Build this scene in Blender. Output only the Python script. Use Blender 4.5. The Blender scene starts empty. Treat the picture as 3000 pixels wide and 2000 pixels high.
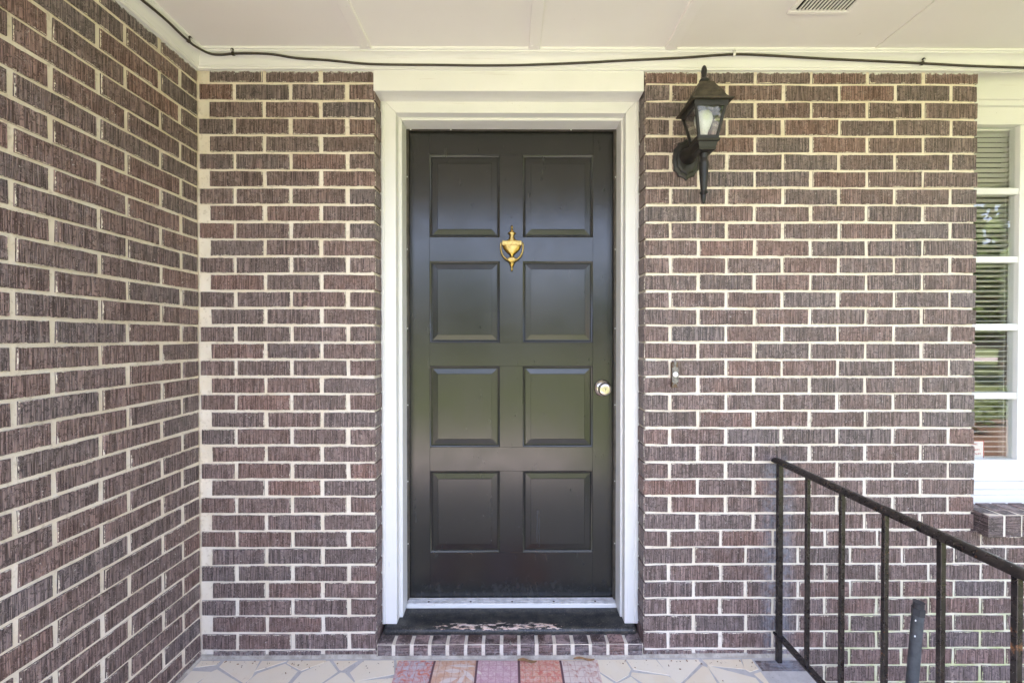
import bpy, bmesh, math, random
from mathutils import Vector, Matrix, Quaternion
import numpy as np
random.seed(7)
SC = bpy.context.scene
COL = SC.collection

# ------------------------------------------------------------------ camera
F_PX, CX, CY, CZ = 1234.0, 0.0, -1.63, 1.24
cam_d = bpy.data.cameras.new('camera')
cam = bpy.data.objects.new('camera', cam_d); COL.objects.link(cam)
cam_d.sensor_width = 36.0; cam_d.sensor_fit = 'HORIZONTAL'
cam_d.lens = 36.0 * F_PX / 3000.0
cam_d.clip_start = 0.02; cam_d.clip_end = 500
cam.location = (CX, CY, CZ)
cam.rotation_euler = (math.radians(90) - 11.0 / F_PX, 0, -5.0 / F_PX)
SC.camera = cam
CAMR = cam.rotation_euler.to_matrix()

# ------------------------------------------------------------------ light
SUN_EL, SUN_AZ = math.radians(62), math.radians(-28)      # sun stands behind the house
world = bpy.data.worlds.new('World'); SC.world = world; world.use_nodes = True
wn = world.node_tree
sky = wn.nodes.new('ShaderNodeTexSky'); sky.sky_type = 'NISHITA'; sky.sun_disc = False
sky.sun_elevation = SUN_EL; sky.sun_rotation = SUN_AZ
sky.air_density = 1.0; sky.dust_density = 5.0; sky.ozone_density = 1.0
bg = wn.nodes['Background']; bg.inputs['Strength'].default_value = 0.15
wn.links.new(sky.outputs[0], bg.inputs['Color'])
sun_d = bpy.data.lights.new('sun', 'SUN'); sun_d.energy = 4.0; sun_d.angle = math.radians(0.5)
sun_d.color = (1.0, 0.95, 0.87)
sun = bpy.data.objects.new('sun', sun_d); COL.objects.link(sun)
sdir = Vector((math.sin(SUN_AZ) * math.cos(SUN_EL), math.cos(SUN_AZ) * math.cos(SUN_EL), math.sin(SUN_EL)))
sun.rotation_euler = (-sdir).to_track_quat('-Z', 'Y').to_euler(); sun.location = (0, 4, 12)
SC.view_settings.view_transform = 'Standard'; SC.view_settings.look = 'None'
SC.view_settings.gamma = 1.0; SC.view_settings.exposure = 3.57
SC.view_settings.use_curve_mapping = False
SC.view_settings.use_white_balance = True          # the photograph is balanced for open shade
SC.view_settings.white_balance_temperature = 6900; SC.view_settings.white_balance_tint = 24
SC.render.engine = 'CYCLES'
SC.cycles.use_denoising = True
SC.cycles.max_bounces = 10; SC.cycles.diffuse_bounces = 6; SC.cycles.transparent_max_bounces = 16
SC.cycles.sample_clamp_indirect = 8.0

# ------------------------------------------------------------------ helpers
def ray(px, py):
    return CAMR @ Vector(((px - 1500) / F_PX, (1000 - py) / F_PX, -1))
def PN(px, py, n, b):                      # ray meets the plane n.p = b
    d = ray(px, py); o = Vector((CX, CY, CZ)); n = Vector(n)
    return o + d * ((b - n.dot(o)) / n.dot(d))
def PY(px, py, y): return PN(px, py, (0, 1, 0), y)
def PZ(px, py, z): return PN(px, py, (0, 0, 1), z)

def tag(o, label=None, cat=None, group=None, kind=None):
    if label: o['label'] = label
    if cat: o['category'] = cat
    if group: o['group'] = group
    if kind: o['kind'] = kind
    return o
def empty(name, loc=(0, 0, 0)):
    o = bpy.data.objects.new(name, None); COL.objects.link(o); o.location = loc
    o.empty_display_size = 0.1
    return o
def link(name, me, mat=None, parent=None, loc=None, rotz=0.0):
    o = bpy.data.objects.new(name, me); COL.objects.link(o)
    if mat is not None and not me.materials: me.materials.append(mat)
    if parent is not None:
        o.parent = parent
        if loc is not None:                # loc is a world position
            p, q = Vector((0, 0, 0)), parent
            while q is not None:
                p += q.location; q = q.parent
            o.location = Vector(loc) - p
        else:
            p, q = Vector((0, 0, 0)), parent
            while q is not None:
                p += q.location; q = q.parent
            o.location = -p
    elif loc is not None: o.location = loc
    o.rotation_euler = (0, 0, rotz)
    return o
class MB:
    """collects shapes; build() links them as one mesh object"""
    def __init__(s): s.v, s.f = [], []
    def add(s, vs, fs):
        n = len(s.v); s.v += [tuple(v) for v in vs]; s.f += [tuple(i + n for i in f) for f in fs]; return s
    def box(s, x0, x1, y0, y1, z0, z1):
        vs = [(x0,y0,z0),(x1,y0,z0),(x1,y1,z0),(x0,y1,z0),(x0,y0,z1),(x1,y0,z1),(x1,y1,z1),(x0,y1,z1)]
        return s.add(vs, [(0,3,2,1),(4,5,6,7),(0,1,5,4),(1,2,6,5),(2,3,7,6),(3,0,4,7)])
    def loft(s, rings, closed=True, cap=True):
        n = len(rings[0]); base = len(s.v)
        for r in rings: s.v += [tuple(p) for p in r]
        m = n if closed else n - 1
        for i in range(len(rings) - 1):
            for j in range(m):
                a = base + i*n + j; b = base + i*n + (j+1) % n
                s.f.append((a, b, b + n, a + n))
        if cap:
            s.f.append(tuple(base + j for j in reversed(range(n))))
            s.f.append(tuple(base + (len(rings)-1)*n + j for j in range(n)))
        return s
    def tube(s, pts, r, seg=10, cap=True):
        pts = [Vector(p) for p in pts]; rr = r if isinstance(r, (list, tuple)) else [r]*len(pts)
        rings = []; up = Vector((0, 0, 1))
        for i, p in enumerate(pts):
            t = (pts[min(i+1, len(pts)-1)] - pts[max(i-1, 0)]).normalized()
            if abs(t.dot(up)) > .95: up = Vector((0, 1, 0)) if abs(t.y) < .9 else Vector((1, 0, 0))
            a = t.cross(up).normalized(); b = a.cross(t).normalized()
            rings.append([p + (a*math.cos(2*math.pi*k/seg) + b*math.sin(2*math.pi*k/seg))*rr[i] for k in range(seg)])
            up = b
        return s.loft(rings, True, cap)
    def lathe(s, prof, c, axis='z', seg=20, sx=1.0, sy=1.0, half=False):
        """prof: (radius, height) pairs round an axis through c; half: front half only (towards -y)"""
        rings = []
        m = seg + 1 if half else seg
        for r, h in prof:
            ring = []
            for k in range(m):
                a = (math.pi + math.pi*k/seg) if half else 2*math.pi*k/seg
                u, w = r*math.cos(a)*sx, r*math.sin(a)*sy
                if axis == 'z': ring.append((c[0]+u, c[1]+w, c[2]+h))
                elif axis == 'y': ring.append((c[0]+u, c[1]-h, c[2]+w))
            rings.append(ring)
        return s.loft(rings, not half, True)
    def mesh(s, name, smooth=False, bevel=0.0, segs=1, angle=40):
        me = bpy.data.meshes.new(name); me.from_pydata(s.v, [], s.f); me.validate()
        bm = bmesh.new(); bm.from_mesh(me)
        bmesh.ops.remove_doubles(bm, verts=bm.verts, dist=1e-6)
        bmesh.ops.recalc_face_normals(bm, faces=bm.faces)
        if bevel > 0:
            es = [e for e in bm.edges if len(e.link_faces) == 2 and e.calc_face_angle(0) > math.radians(30)]
            bmesh.ops.bevel(bm, geom=es, offset=bevel, segments=segs, profile=.5, affect='EDGES', clamp_overlap=True)
        if smooth:
            for f in bm.faces: f.smooth = True
            for e in bm.edges:
                if len(e.link_faces) == 2 and e.calc_face_angle(0) > math.radians(angle): e.smooth = False
        bm.to_mesh(me); bm.free()
        return me
    def build(s, name, mat, parent=None, loc=None, **k):
        return link(name, s.mesh(name, **k), mat, parent, loc)
def B(name, mat, parent, x0, x1, y0, y1, z0, z1, bevel=0.0015, segs=1):
    """a box part whose origin is its centre"""
    c = Vector(((x0+x1)/2, (y0+y1)/2, (z0+z1)/2))
    m = MB().box(x0-c.x, x1-c.x, y0-c.y, y1-c.y, z0-c.z, z1-c.z)
    return link(name, m.mesh(name, bevel=bevel, segs=segs), mat, parent, c)

# ------------------------------------------------------------------ materials
class NT:
    def __init__(s, name):
        s.m = bpy.data.materials.new(name); s.m.use_nodes = True
        s.t = s.m.node_tree; s.t.nodes.clear()
        s.out = s.t.nodes.new('ShaderNodeOutputMaterial')
    def n(s, typ, props=None, **ins):
        nd = s.t.nodes.new('ShaderNode' + typ)
        for k, v in (props or {}).items(): setattr(nd, k, v)
        for k, v in ins.items():
            key = int(k[1:]) if k[0] == 'i' and k[1:].isdigit() else k.replace('_', ' ')
            s.set(nd.inputs[key], v)
        return nd
    def set(s, sock, v):
        if isinstance(v, bpy.types.NodeSocket): s.t.links.new(v, sock)
        elif isinstance(v, bpy.types.Node): s.t.links.new(v.outputs[0], sock)
        else:
            if sock.type == 'RGBA' and len(v) == 3: v = (*v, 1)
            sock.default_value = v
    def math(s, op, a, b=0.0, clamp=False):
        return s.n('Math', {'operation': op, 'use_clamp': clamp}, i0=a, i1=b).outputs[0]
    def vmul(s, v, sc):
        return s.n('VectorMath', {'operation': 'MULTIPLY'}, i0=v, i1=sc).outputs[0]
    def vadd(s, v, w):
        return s.n('VectorMath', {'operation': 'ADD'}, i0=v, i1=w).outputs[0]
    def noise(s, vec, scale, detail=3.0, rough=.55, dist=0.0):
        return s.n('TexNoise', None, Vector=vec, Scale=scale, Detail=detail, Roughness=rough, Distortion=dist).outputs['Fac']
    def ramp(s, fac, stops, interp='LINEAR'):
        nd = s.n('ValToRGB', None, Fac=fac); cr = nd.color_ramp; cr.interpolation = interp
        while len(cr.elements) < len(stops): cr.elements.new(0.5)
        for e, (p, c) in zip(cr.elements, stops):
            e.position = p; e.color = (*c, 1) if len(c) == 3 else c
        return nd.outputs[0]
    def step(s, v, lo, hi, a=0.0, b=1.0):
        return s.n('MapRange', {'clamp': True, 'interpolation_type': 'SMOOTHSTEP'}, i0=v, i1=lo, i2=hi, i3=a, i4=b).outputs[0]
    def mix(s, fac, a, b, mode='MIX'):
        nd = s.n('Mix', {'data_type': 'RGBA', 'blend_type': mode, 'clamp_factor': True})
        s.set(nd.inputs[0], fac); s.set(nd.inputs[6], a); s.set(nd.inputs[7], b)
        return nd.outputs[2]
    def bump(s, h, strength=.5, dist=.002, normal=None):
        nd = s.n('Bump', None, Strength=strength, Distance=dist, Height=h)
        if normal is not None: s.set(nd.inputs['Normal'], normal)
        return nd.outputs[0]
    def coord(s, which='Object'): return s.n('TexCoord').outputs[which]
    def pos(s): return s.n('NewGeometry').outputs['Position']
    def sep(s, v):
        nd = s.n('SeparateXYZ', None, i0=v); return nd.outputs[0], nd.outputs[1], nd.outputs[2]
    def rnd(s): return s.n('ObjectInfo').outputs['Random']
    def done(s, color, rough=.7, normal=None, metal=0.0, spec=.5, **k):
        p = s.n('BsdfPrincipled')
        s.set(p.inputs['Base Color'], color); s.set(p.inputs['Roughness'], rough)
        s.set(p.inputs['Metallic'], metal); s.set(p.inputs['Specular IOR Level'], spec)
        if normal is not None: s.set(p.inputs['Normal'], normal)
        for kk, v in k.items(): s.set(p.inputs[kk.replace('_', ' ')], v)
        s.t.links.new(p.outputs[0], s.out.inputs['Surface'])
        return s.m

POST_X = 1.03                                      # rail runs along y at this x
MORTAR = (.70, .585, .42)
def mortar_color(t):
    p = t.pos(); x, y, z = t.sep(p)
    n1 = t.noise(p, 9, 4); n2 = t.noise(p, 70, 3)
    c = t.mix(t.step(n1, .3, .7), (.86, .78, .665), (.79, .69, .55))
    c = t.mix(t.step(n2, .55, .75, 0, .45), c, (.46, .37, .27))
    c = t.mix(t.step(t.noise(p, 38, 2), .66, .74, 0, .6), c, (.80, .76, .68))
    # green algae low on the damp side beyond the porch
    al = t.math('MULTIPLY', t.step(x, 1.12, 1.45), t.step(z, .40, .0))
    al = t.math('MULTIPLY', al, t.step(t.noise(p, 14, 3), .35, .65, .25, .8))
    return t.mix(al, c, (.48, .54, .24)), p
def mat_mortar():
    t = NT('mortar'); c, p = mortar_color(t)
    h = t.math('ADD', t.noise(p, 420, 3), t.math('MULTIPLY', t.noise(p, 60, 2), 1.5))
    return t.done(c, .95, t.bump(h, .55, .0025), spec=.2)
def mat_brick(name, horizontal=False, smoothtop=False):
    t = NT(name); oc = t.coord(); r = t.rnd()
    off = t.vmul(t.n('CombineXYZ', None, i0=r, i1=r, i2=r).outputs[0], (37.0, 11.0, 53.0))
    v = t.vadd(oc, off)
    sc = (9, 9, 380) if horizontal else (380, 380, 9)
    g1 = t.noise(t.vmul(v, sc), 1.0, 2.5, .6)
    sc2 = (24, 24, 760) if horizontal else (760, 760, 24)
    g2 = t.noise(t.vmul(v, sc2), 1.0, 1.0, .5)
    smear = t.noise(v, 95, 3, .65)
    sm = t.step(smear, .50, .60)                        # torn, curled patches over the combed face
    lump = t.noise(v, 190, 2, .6)
    curl = t.step(t.noise(v, 240, 3, .6, 1.2), .50, .60)
    comb = t.math('ADD', t.math('MULTIPLY', g1, .75), t.math('MULTIPLY', g2, .25))
    combm = t.step(comb, .42, .58)
    h = t.n('Mix', {'data_type': 'FLOAT'}, i0=t.math('MULTIPLY', sm, .85), i2=combm, i3=curl).outputs[0]
    r2 = t.math('FRACT', t.math('MULTIPLY', r, 17.3)); r3 = t.math('FRACT', t.math('MULTIPLY', r, 71.9))
    body = t.ramp(r2, [(0, (.255, .132, .108)), (.16, (.200, .135, .120)), (.30, (.295, .138, .104)), (.45, (.168, .130, .124)),
                       (.60, (.260, .152, .130)), (.74, (.330, .138, .096)), (.86, (.230, .165, .150)), (1, (.155, .132, .140))])
    low = t.noise(v, 16, 3, .6)
    body = t.mix(t.step(low, .3, .75, 0, .55), body, t.ramp(r3, [(0, (.33, .140, .105)), (.5, (.165, .138, .142)), (1, (.25, .165, .150))]))
    r4 = t.math('FRACT', t.math('MULTIPLY', r, 131.7))
    body = t.mix(t.step(r4, .0, 1.0, 0, .32), body, (.070, .048, .046))
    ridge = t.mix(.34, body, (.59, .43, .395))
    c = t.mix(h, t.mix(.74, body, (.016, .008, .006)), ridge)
    c = t.mix(t.math('MULTIPLY', t.step(t.noise(v, 34, 3, .6), .50, .62), t.math('MULTIPLY', curl, .55)), c, (.42, .34, .325))
    # mortar smears along the ragged edges
    gx, gy, gz = t.sep(t.coord('Generated'))
    ex = t.math('MULTIPLY', t.math('MINIMUM', gx, t.math('SUBTRACT', 1.0, gx)), .18)
    ez = t.math('MULTIPLY', t.math('MINIMUM', gz, t.math('SUBTRACT', 1.0, gz)), .055)
    e = t.math('MINIMUM', ex, ez)
    jag = t.math('ADD', t.math('MULTIPLY', t.math('SUBTRACT', t.noise(v, 160, 3, .6), .5), .008),
                 t.math('MULTIPLY', t.math('SUBTRACT', t.noise(v, 33, 2, .5), .52), .008))
    nx, ny, nz = t.sep(t.coord('Normal'))
    em = t.math('MULTIPLY', t.step(t.math('ADD', e, jag), .0012, .0004), t.step(t.math('ABSOLUTE', ny), .4, .7))
    mc, p = mortar_color(t)
    x, y, z = t.sep(p)
    c = t.mix(em, c, mc)
    # flecks of old white paint and lime
    fl = t.step(t.noise(v, 120, 2, .5), .735, .76)
    c = t.mix(t.math('MULTIPLY', fl, .75), c, (.70, .68, .64))
    # bluish white overspray on the bricks beside the first post of the rail
    dx = t.math('ABSOLUTE', t.math('SUBTRACT', x, POST_X + .012))
    ov = t.math('MULTIPLY', t.step(dx, .085, .012), t.math('MULTIPLY', t.step(z, .80, .72), t.step(y, .02, -.01)))
    ov = t.math('MULTIPLY', ov, t.step(t.noise(v, 55, 4, .7), .32, .66, .05, .75))
    c = t.mix(ov, c, (.36, .40, .48))
    # white bloom towards the paving and brushed paint under the crown
    lo = t.math('MULTIPLY', t.math('MULTIPLY', t.step(z, .05, .0), t.step(x, 1.2, .95)), t.step(t.noise(v, 75, 4, .65), .48, .64, 0, .55))
    c = t.mix(lo, c, (.45, .44, .44))
    hi = t.math('ADD', t.math('MULTIPLY', t.math('SUBTRACT', t.noise(v, 70, 5, .7), .5), .032), z)
    c = t.mix(t.step(hi, 2.256, 2.262), c, (.76, .75, .70))
    nb = t.bump(t.math('ADD', h, t.math('MULTIPLY', em, .4)), .85, .0022)
    rough = t.mix(em, (.52, .52, .52), (.95, .95, .95))
    return t.done(c, rough, nb, spec=.7)
def mat_white(name, base=(.80, .79, .76), dirt=.85, axis='x', rough=.42):
    t = NT(name); p = t.pos(); oc = p
    st = {'x': (4, 90, 90), 'z': (90, 90, 4), 'y': (90, 4, 90)}[axis]
    g = t.noise(t.vmul(p, st), 1.0, 4, .6)
    c = t.mix(t.step(t.noise(p, 3.5, 4), .35, .7, 0, .5), base, tuple(b*.93 for b in base))
    c = t.mix(t.step(g, .60, .74, 0, .30*dirt), c, (.48, .42, .34))
    c = t.mix(t.step(t.noise(p, 190, 2), .755, .79, 0, .8*dirt), c, (.16, .13, .10))
    sm = t.math('MULTIPLY', t.step(t.noise(t.vmul(p, tuple(s*.28 for s in st)), 1.0, 5, .7), .66, .76), t.step(t.noise(p, 60, 3), .45, .6))
    c = t.mix(t.math('MULTIPLY', sm, .55*dirt), c, (.40, .35, .28))
    h = t.math('ADD', t.math('MULTIPLY', g, .6), t.noise(p, 130, 2))
    return t.done(c, rough, t.bump(h, .22, .0014), spec=.4)
def mat_ceiling():
    t = NT('ceiling_paint'); p = t.pos()
    c = t.mix(t.step(t.noise(p, 2.2, 4), .3, .7), (.88, .845, .81), (.85, .81, .77))
    c = t.mix(t.step(t.noise(p, 240, 2), .77, .80, 0, .7), c, (.30, .26, .22))
    scr = t.math('MULTIPLY', t.step(t.noise(t.vmul(p, (120, 34, 50)), 1.0, 3, .7, .8), .70, .76), t.step(t.noise(p, 7, 3), .5, .62))
    c = t.mix(t.math('MULTIPLY', scr, .6), c, (.42, .32, .30))
    return t.done(c, .6, t.bump(t.noise(p, 300, 3), .18, .001), spec=.3)
def mat_plain(name, color, rough=.5, metal=0.0, bumps=0.0, bscale=200, spec=.5, var=0.0, vscale=30):
    t = NT(name); c = color
    p = t.pos()
    if var: c = t.mix(t.step(t.noise(p, vscale, 4, .65), .35, .7), tuple(color), tuple(max(0, k*(1-var)) for k in color))
    nb = t.bump(t.noise(p, bscale, 3), bumps, .001) if bumps else None
    return t.done(c, rough, nb, metal, spec)
YD_ = .205
def mat_door():
    t = NT('door_paint'); p = t.pos(); oc = t.coord()
    br = t.noise(t.vmul(p, (260, 90, 14)), 1.0, 3, .6)
    sp = t.noise(p, 210, 2); op = t.noise(p, 520, 2, .6)
    c = t.mix(t.step(t.noise(p, 5, 4), .3, .7), (.0118, .0118, .0104), (.0165, .0160, .0142))
    c = t.mix(t.step(t.noise(p, 150, 2), .79, .81), c, (.002, .002, .002))
    fl = t.step(t.noise(p, 175, 1), .80, .815)
    x, y, z = t.sep(p)
    c = t.mix(t.math('MULTIPLY', fl, t.step(z, 1.2, .1, .15, .9)), c, (.42, .42, .40))
    # pale grime along the bottom of the slab
    c = t.mix(t.math('MULTIPLY', t.step(z, .24, .11), t.step(t.noise(t.vmul(p, (40, 30, 30)), 1.0, 4, .7), .45, .75, 0, .12)), c, (.16, .16, .17))
    d1 = PY(1576, 1500, YD_ + .003); d2 = PY(1581, 1590, YD_ + .003)
    wob = t.math('MULTIPLY', t.math('SUBTRACT', t.noise(p, 45, 3), .5), .012)
    for xx, wd, z0, z1 in ((d1.x-.003, .0022, d2.z, d1.z), (d1.x+.006, .0016, d2.z-.02, d1.z-.02), (d1.x+.001, .0060, d1.z-.004, d1.z+.010)):
        m = t.math('MULTIPLY', t.step(t.math('ABSOLUTE', t.math('SUBTRACT', t.math('ADD', x, wob), xx)), wd, wd*.4), t.math('MULTIPLY', t.step(z, z0-.004, z0+.004), t.step(z, z1+.004, z1-.004)))
        c = t.mix(t.math('MULTIPLY', m, .6), c, (.055, .055, .062))
    rub = t.math('MULTIPLY', t.step(t.noise(t.vmul(p, (30, 30, 9)), 1.0, 5, .7), .60, .74), .35)
    c = t.mix(rub, c, (.040, .042, .040))
    rg = t.step(t.noise(p, 11, 4, .6), .3, .75, .17, .24)
    h = t.math('ADD', t.math('ADD', br, t.math('MULTIPLY', op, .7)), t.math('MULTIPLY', t.noise(p, 24, 2), .8))
    return t.done(c, rg, t.bump(h, .17, .0009), spec=.62)
def mat_sill():
    t = NT('peeling_black_paint'); p = t.pos(); x, y, z = t.sep(p)
    c = t.mix(t.step(t.noise(p, 26, 4), .35, .7), (.014, .015, .018), (.05, .048, .042))
    c = t.mix(t.step(t.noise(p, 240, 3, .7), .54, .68, 0, .8), c, (.16, .145, .11))
    s = t.noise(t.vmul(p, (26, 110, 110)), 1.0, 6, .75)
    # bare wood where shoes scrape the nosing
    edge = t.math('MULTIPLY', t.step(y, .100, .062), t.step(z, .064, .073))
    mid = t.step(t.math('ABSOLUTE', t.math('ADD', x, .03)), .38, .16)
    w = t.math('ADD', t.math('MULTIPLY', t.math('MULTIPLY', edge, mid), .19), s)
    peel = t.step(w, .685, .70)
    wood = t.ramp(t.noise(t.vmul(p, (8, 200, 200)), 1.0, 3), [(.25, (.62, .36, .24)), (.5, (.68, .52, .44)), (.8, (.74, .68, .63))])
    c = t.mix(peel, c, wood)
    return t.done(c, t.mix(peel, (.34,)*3, (.85,)*3), t.bump(t.math('SUBTRACT', t.noise(p, 160, 3), t.math('MULTIPLY', peel, 1.2)), .5, .0015))
def mat_iron():
    t = NT('black_iron'); p = t.pos()
    c = t.mix(t.step(t.noise(p, 60, 4, .7), .4, .7), (.015, .012, .0115), (.040, .030, .027))
    c = t.mix(t.step(t.noise(p, 21, 5, .75), .63, .70), c, (.20, .085, .035))
    c = t.mix(t.step(t.noise(p, 260, 2), .73, .76, 0, .8), c, (.55, .53, .5))
    return t.done(c, t.step(t.noise(p, 45, 3), .3, .7, .20, .42), t.bump(t.math('ADD', t.noise(p, 330, 3), t.noise(p, 60, 2)), .35, .0012), spec=.5)
def mat_stone():
    t = NT('paving_stone'); p = t.pos(); r = t.rnd()
    c = t.ramp(r, [(0, (.84, .72, .54)), (.35, (.87, .78, .62)), (.65, (.83, .70, .51)), (1, (.86, .75, .58))])
    c = t.mix(t.step(t.noise(p, 11, 5, .65), .35, .7, 0, .55), c, (.86, .78, .64))
    c = t.mix(t.step(t.noise(p, 26, 4, .7, 1.2), .62, .72, 0, .35), c, (.45, .31, .19))
    c = t.mix(t.step(t.noise(p, 320, 2), .72, .76, 0, .7), c, (.22, .16, .11))
    return t.done(c, .75, t.bump(t.math('ADD', t.noise(p, 60, 4), t.noise(p, 500, 2)), .25, .0012), spec=.15)
def mat_grout():
    t = NT('grout'); p = t.pos()
    c = t.mix(t.step(t.noise(p, 30, 4), .3, .7), (.52, .49, .46), (.60, .565, .53))
    c = t.mix(t.step(t.noise(p, 150, 3), .62, .72, 0, .6), c, (.25, .21, .17))
    return t.done(c, .95, t.bump(t.noise(p, 380, 3), .4, .0015), spec=.2)
def mat_caulk():
    t = NT('caulk'); p = t.pos()
    c = t.mix(t.step(t.noise(p, 24, 4), .35, .65), (.50, .45, .38), (.34, .30, .25))
    c = t.mix(t.step(t.noise(p, 110, 3), .56, .68, 0, .7), c, (.30, .26, .22))
    return t.done(c, .9, t.bump(t.noise(p, 200, 3), .5, .002), spec=.2)
def mat_glass(name, dirt=0.0, gl=1.0):
    t = NT(name)
    tr = t.n('BsdfTransparent', None, Color=(.93, .95, .94))
    gs = t.n('BsdfGlossy', None, Color=(1, 1, 1), Roughness=.0)
    fr = t.n('Fresnel', None, IOR=1.5)
    front = t.math('SUBTRACT', 1.0, t.n('NewGeometry').outputs['Backfacing'])   # thin pane: mirror once, on entry
    f = t.math('MULTIPLY', t.math('MULTIPLY', fr.outputs[0], 1.9*gl, True), front)
    s = t.n('MixShader', None, i0=f, i1=tr, i2=gs).outputs[0]
    if dirt:
        p = t.pos(); d = t.n('BsdfDiffuse', None, Color=(.55, .52, .46))
        m = t.math('ADD', t.step(t.noise(t.vmul(p, (160, 160, 40)), 1.0, 5, .75), .42, .75, .02, dirt), t.step(t.noise(p, 330, 3), .66, .72, 0, .5))
        s = t.n('MixShader', None, i0=m, i1=s, i2=d).outputs[0]
    t.t.links.new(s, t.out.inputs['Surface'])
    return t.m
def mat_leaf(name, c0, c1):
    t = NT(name); r = t.rnd(); p = t.pos()
    c = t.mix(t.noise(p, 1.7, 4, .7), c0, c1)
    return t.done(c, .55, spec=.3)
def mat_lawn():
    t = NT('grass'); p = t.pos()
    c = t.mix(t.step(t.noise(p, .6, 5), .3, .7), (.085, .120, .045), (.115, .145, .065))
    c = t.mix(t.step(t.noise(p, 22, 4), .35, .7), c, (.055, .080, .03))
    return t.done(c, .9, t.bump(t.noise(p, 60, 3), .8, .03), spec=.2)
def mat_mat(origin):
    t = NT('doormat_print'); p = t.pos(); v = t.vadd(p, tuple(-c for c in origin))
    x, y, z = t.sep(v); u = t.math('DIVIDE', x, .757)
    n1 = t.noise(v, 26, 3, .6); n2 = t.noise(v, 60, 3, .6, 1.5)
    def two(fac, a, b): return t.mix(fac, a, b)
    st = t.step
    s1 = two(st(t.noise(v, 34, 4, .6, 1.5), .36, .66), (.66, .16, .10), (.56, .53, .58))
    s2 = two(st(n1, .42, .6), (.70, .40, .26), (.76, .55, .42))
    s3 = two(st(n2, .32, .68), (.58, .31, .36), (.74, .53, .55))
    s4 = two(st(n2, .32, .68), (.68, .17, .12), (.74, .44, .31))
    s5 = two(st(t.noise(v, 28, 4, .6, 2.0), .45, .70), (.76, .64, .56), (.52, .20, .14))
    c = s1
    for e, s in ((.185, s2), (.40, s3), (.61, s4), (.82, s5)):
        c = t.mix(t.math('GREATER_THAN', u, e), c, s)
    # pale leaves printed on the second stripe
    leaf = None
    for (a, b, wd) in [((1302,1962),(1353,1964),.016),((1316,1946),(1394,1950),.013),((1357,1960),(1392,1996),.015),((1286,1998),(1340,1984),.016),((1330,2020),(1362,1972),.014),((1390,1960),(1412,1974),.010)]:
        A = PZ(a[0], a[1], .008) - Vector(origin); Bp = PZ(b[0], b[1], .008) - Vector(origin)
        d = (Bp - A); L = d.length; d.normalize()
        du = t.n('VectorMath', {'operation': 'DOT_PRODUCT'}, i0=t.vadd(v, tuple(-k for k in A)), i1=(d.x, d.y, 0)).outputs['Value']
        dv = t.n('VectorMath', {'operation': 'DOT_PRODUCT'}, i0=t.vadd(v, tuple(-k for k in A)), i1=(-d.y, d.x, 0)).outputs['Value']
        k = t.math('DIVIDE', du, L)
        wv = t.math('MULTIPLY', t.math('MULTIPLY', k, t.math('SUBTRACT', 1.0, k)), 4*wd*.62)
        m = t.math('LESS_THAN', t.math('ABSOLUTE', dv), wv)
        leaf = m if leaf is None else t.math('MAXIMUM', leaf, m)
    c = t.mix(leaf, c, (.80, .68, .61))
    c = t.mix(t.step(t.noise(v, 70, 5, .75), .40, .74, .05, .55), c, (.80, .66, .60))
    # pressed grid of the rubber mat and dark seams
    fx = t.math('ABSOLUTE', t.math('SUBTRACT', t.math('FRACT', t.math('DIVIDE', t.math('ADD', x, t.math('MULTIPLY', n1, .004)), .027)), .5))
    fy = t.math('ABSOLUTE', t.math('SUBTRACT', t.math('FRACT', t.math('DIVIDE', t.math('ADD', y, t.math('MULTIPLY', n1, .004)), .027)), .5))
    grid = t.math('MAXIMUM', t.step(fx, .44, .48), t.step(fy, .44, .48))
    c = t.mix(t.math('MULTIPLY', grid, t.step(n2, .3, .6, .1, .5)), c, (.36, .10, .09))
    for e in (.185, .40, .61, .82):
        c = t.mix(t.step(t.math('ABSOLUTE', t.math('SUBTRACT', u, e)), .0065, .0045), c, (.16, .08, .09))
    return t.done(c, .85, t.bump(t.math('SUBTRACT', t.noise(v, 260, 3), grid), .4, .002), spec=.25)

M_BRICK = mat_brick('rug_brick'); M_ROWLOCK = mat_brick('rowlock_brick', True)
M_MORTAR = mat_mortar(); M_STONE = mat_stone(); M_GROUT = mat_grout(); M_CAULK = mat_caulk()
M_WH = mat_white('white_paint_horizontal'); M_WV = mat_white('white_paint_vertical', axis='z'); M_WY = mat_white('white_paint_depth', axis='y')
M_CEIL = mat_ceiling(); M_DOOR = mat_door(); M_SILL = mat_sill(); M_IRON = mat_iron()
M_BRASS = mat_plain('brass', (.56, .37, .115), .27, 1.0, .2, 320, var=.5, vscale=90)
M_NICKEL = mat_plain('satin_nickel', (.50, .45, .39), .26, 1.0, .05, 400)
M_ALU = mat_plain('aluminium', (.74, .73, .71), .4, .35, .15, 300, var=.3)
M_RUBBER = mat_plain('weatherstrip', (.10, .085, .068), .6, 0, .2, 200, var=.5)
M_DARK = mat_plain('dark_void', (.006, .005, .004), .9)
M_LAMP = mat_plain('lantern_metal', (.019, .017, .016), .40, .0, .25, 260, var=.5, vscale=20)
M_LAMPTOP = mat_plain('dusty_lantern_metal', (.085, .068, .045), .6, .1, .4, 220, var=.6, vscale=45)
M_BULB = mat_plain('bulb_plastic', (.80, .79, .76), .35)
M_CABLE = mat_plain('cable_jacket', (.055, .043, .032), .5, 0, .3, 150, var=.4)
M_CLIPB = mat_plain('dark_clip', (.05, .04, .02), .4, .5)
M_SCREW = mat_plain('screw', (.20, .15, .12), .4, .8)
M_BELL = mat_plain('aged_bronze', (.27, .245, .22), .45, .35, .5, 400, var=.55, vscale=150)
M_BELLSIDE = mat_plain('bronze_side', (.16, .10, .06), .5, .4)
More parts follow.
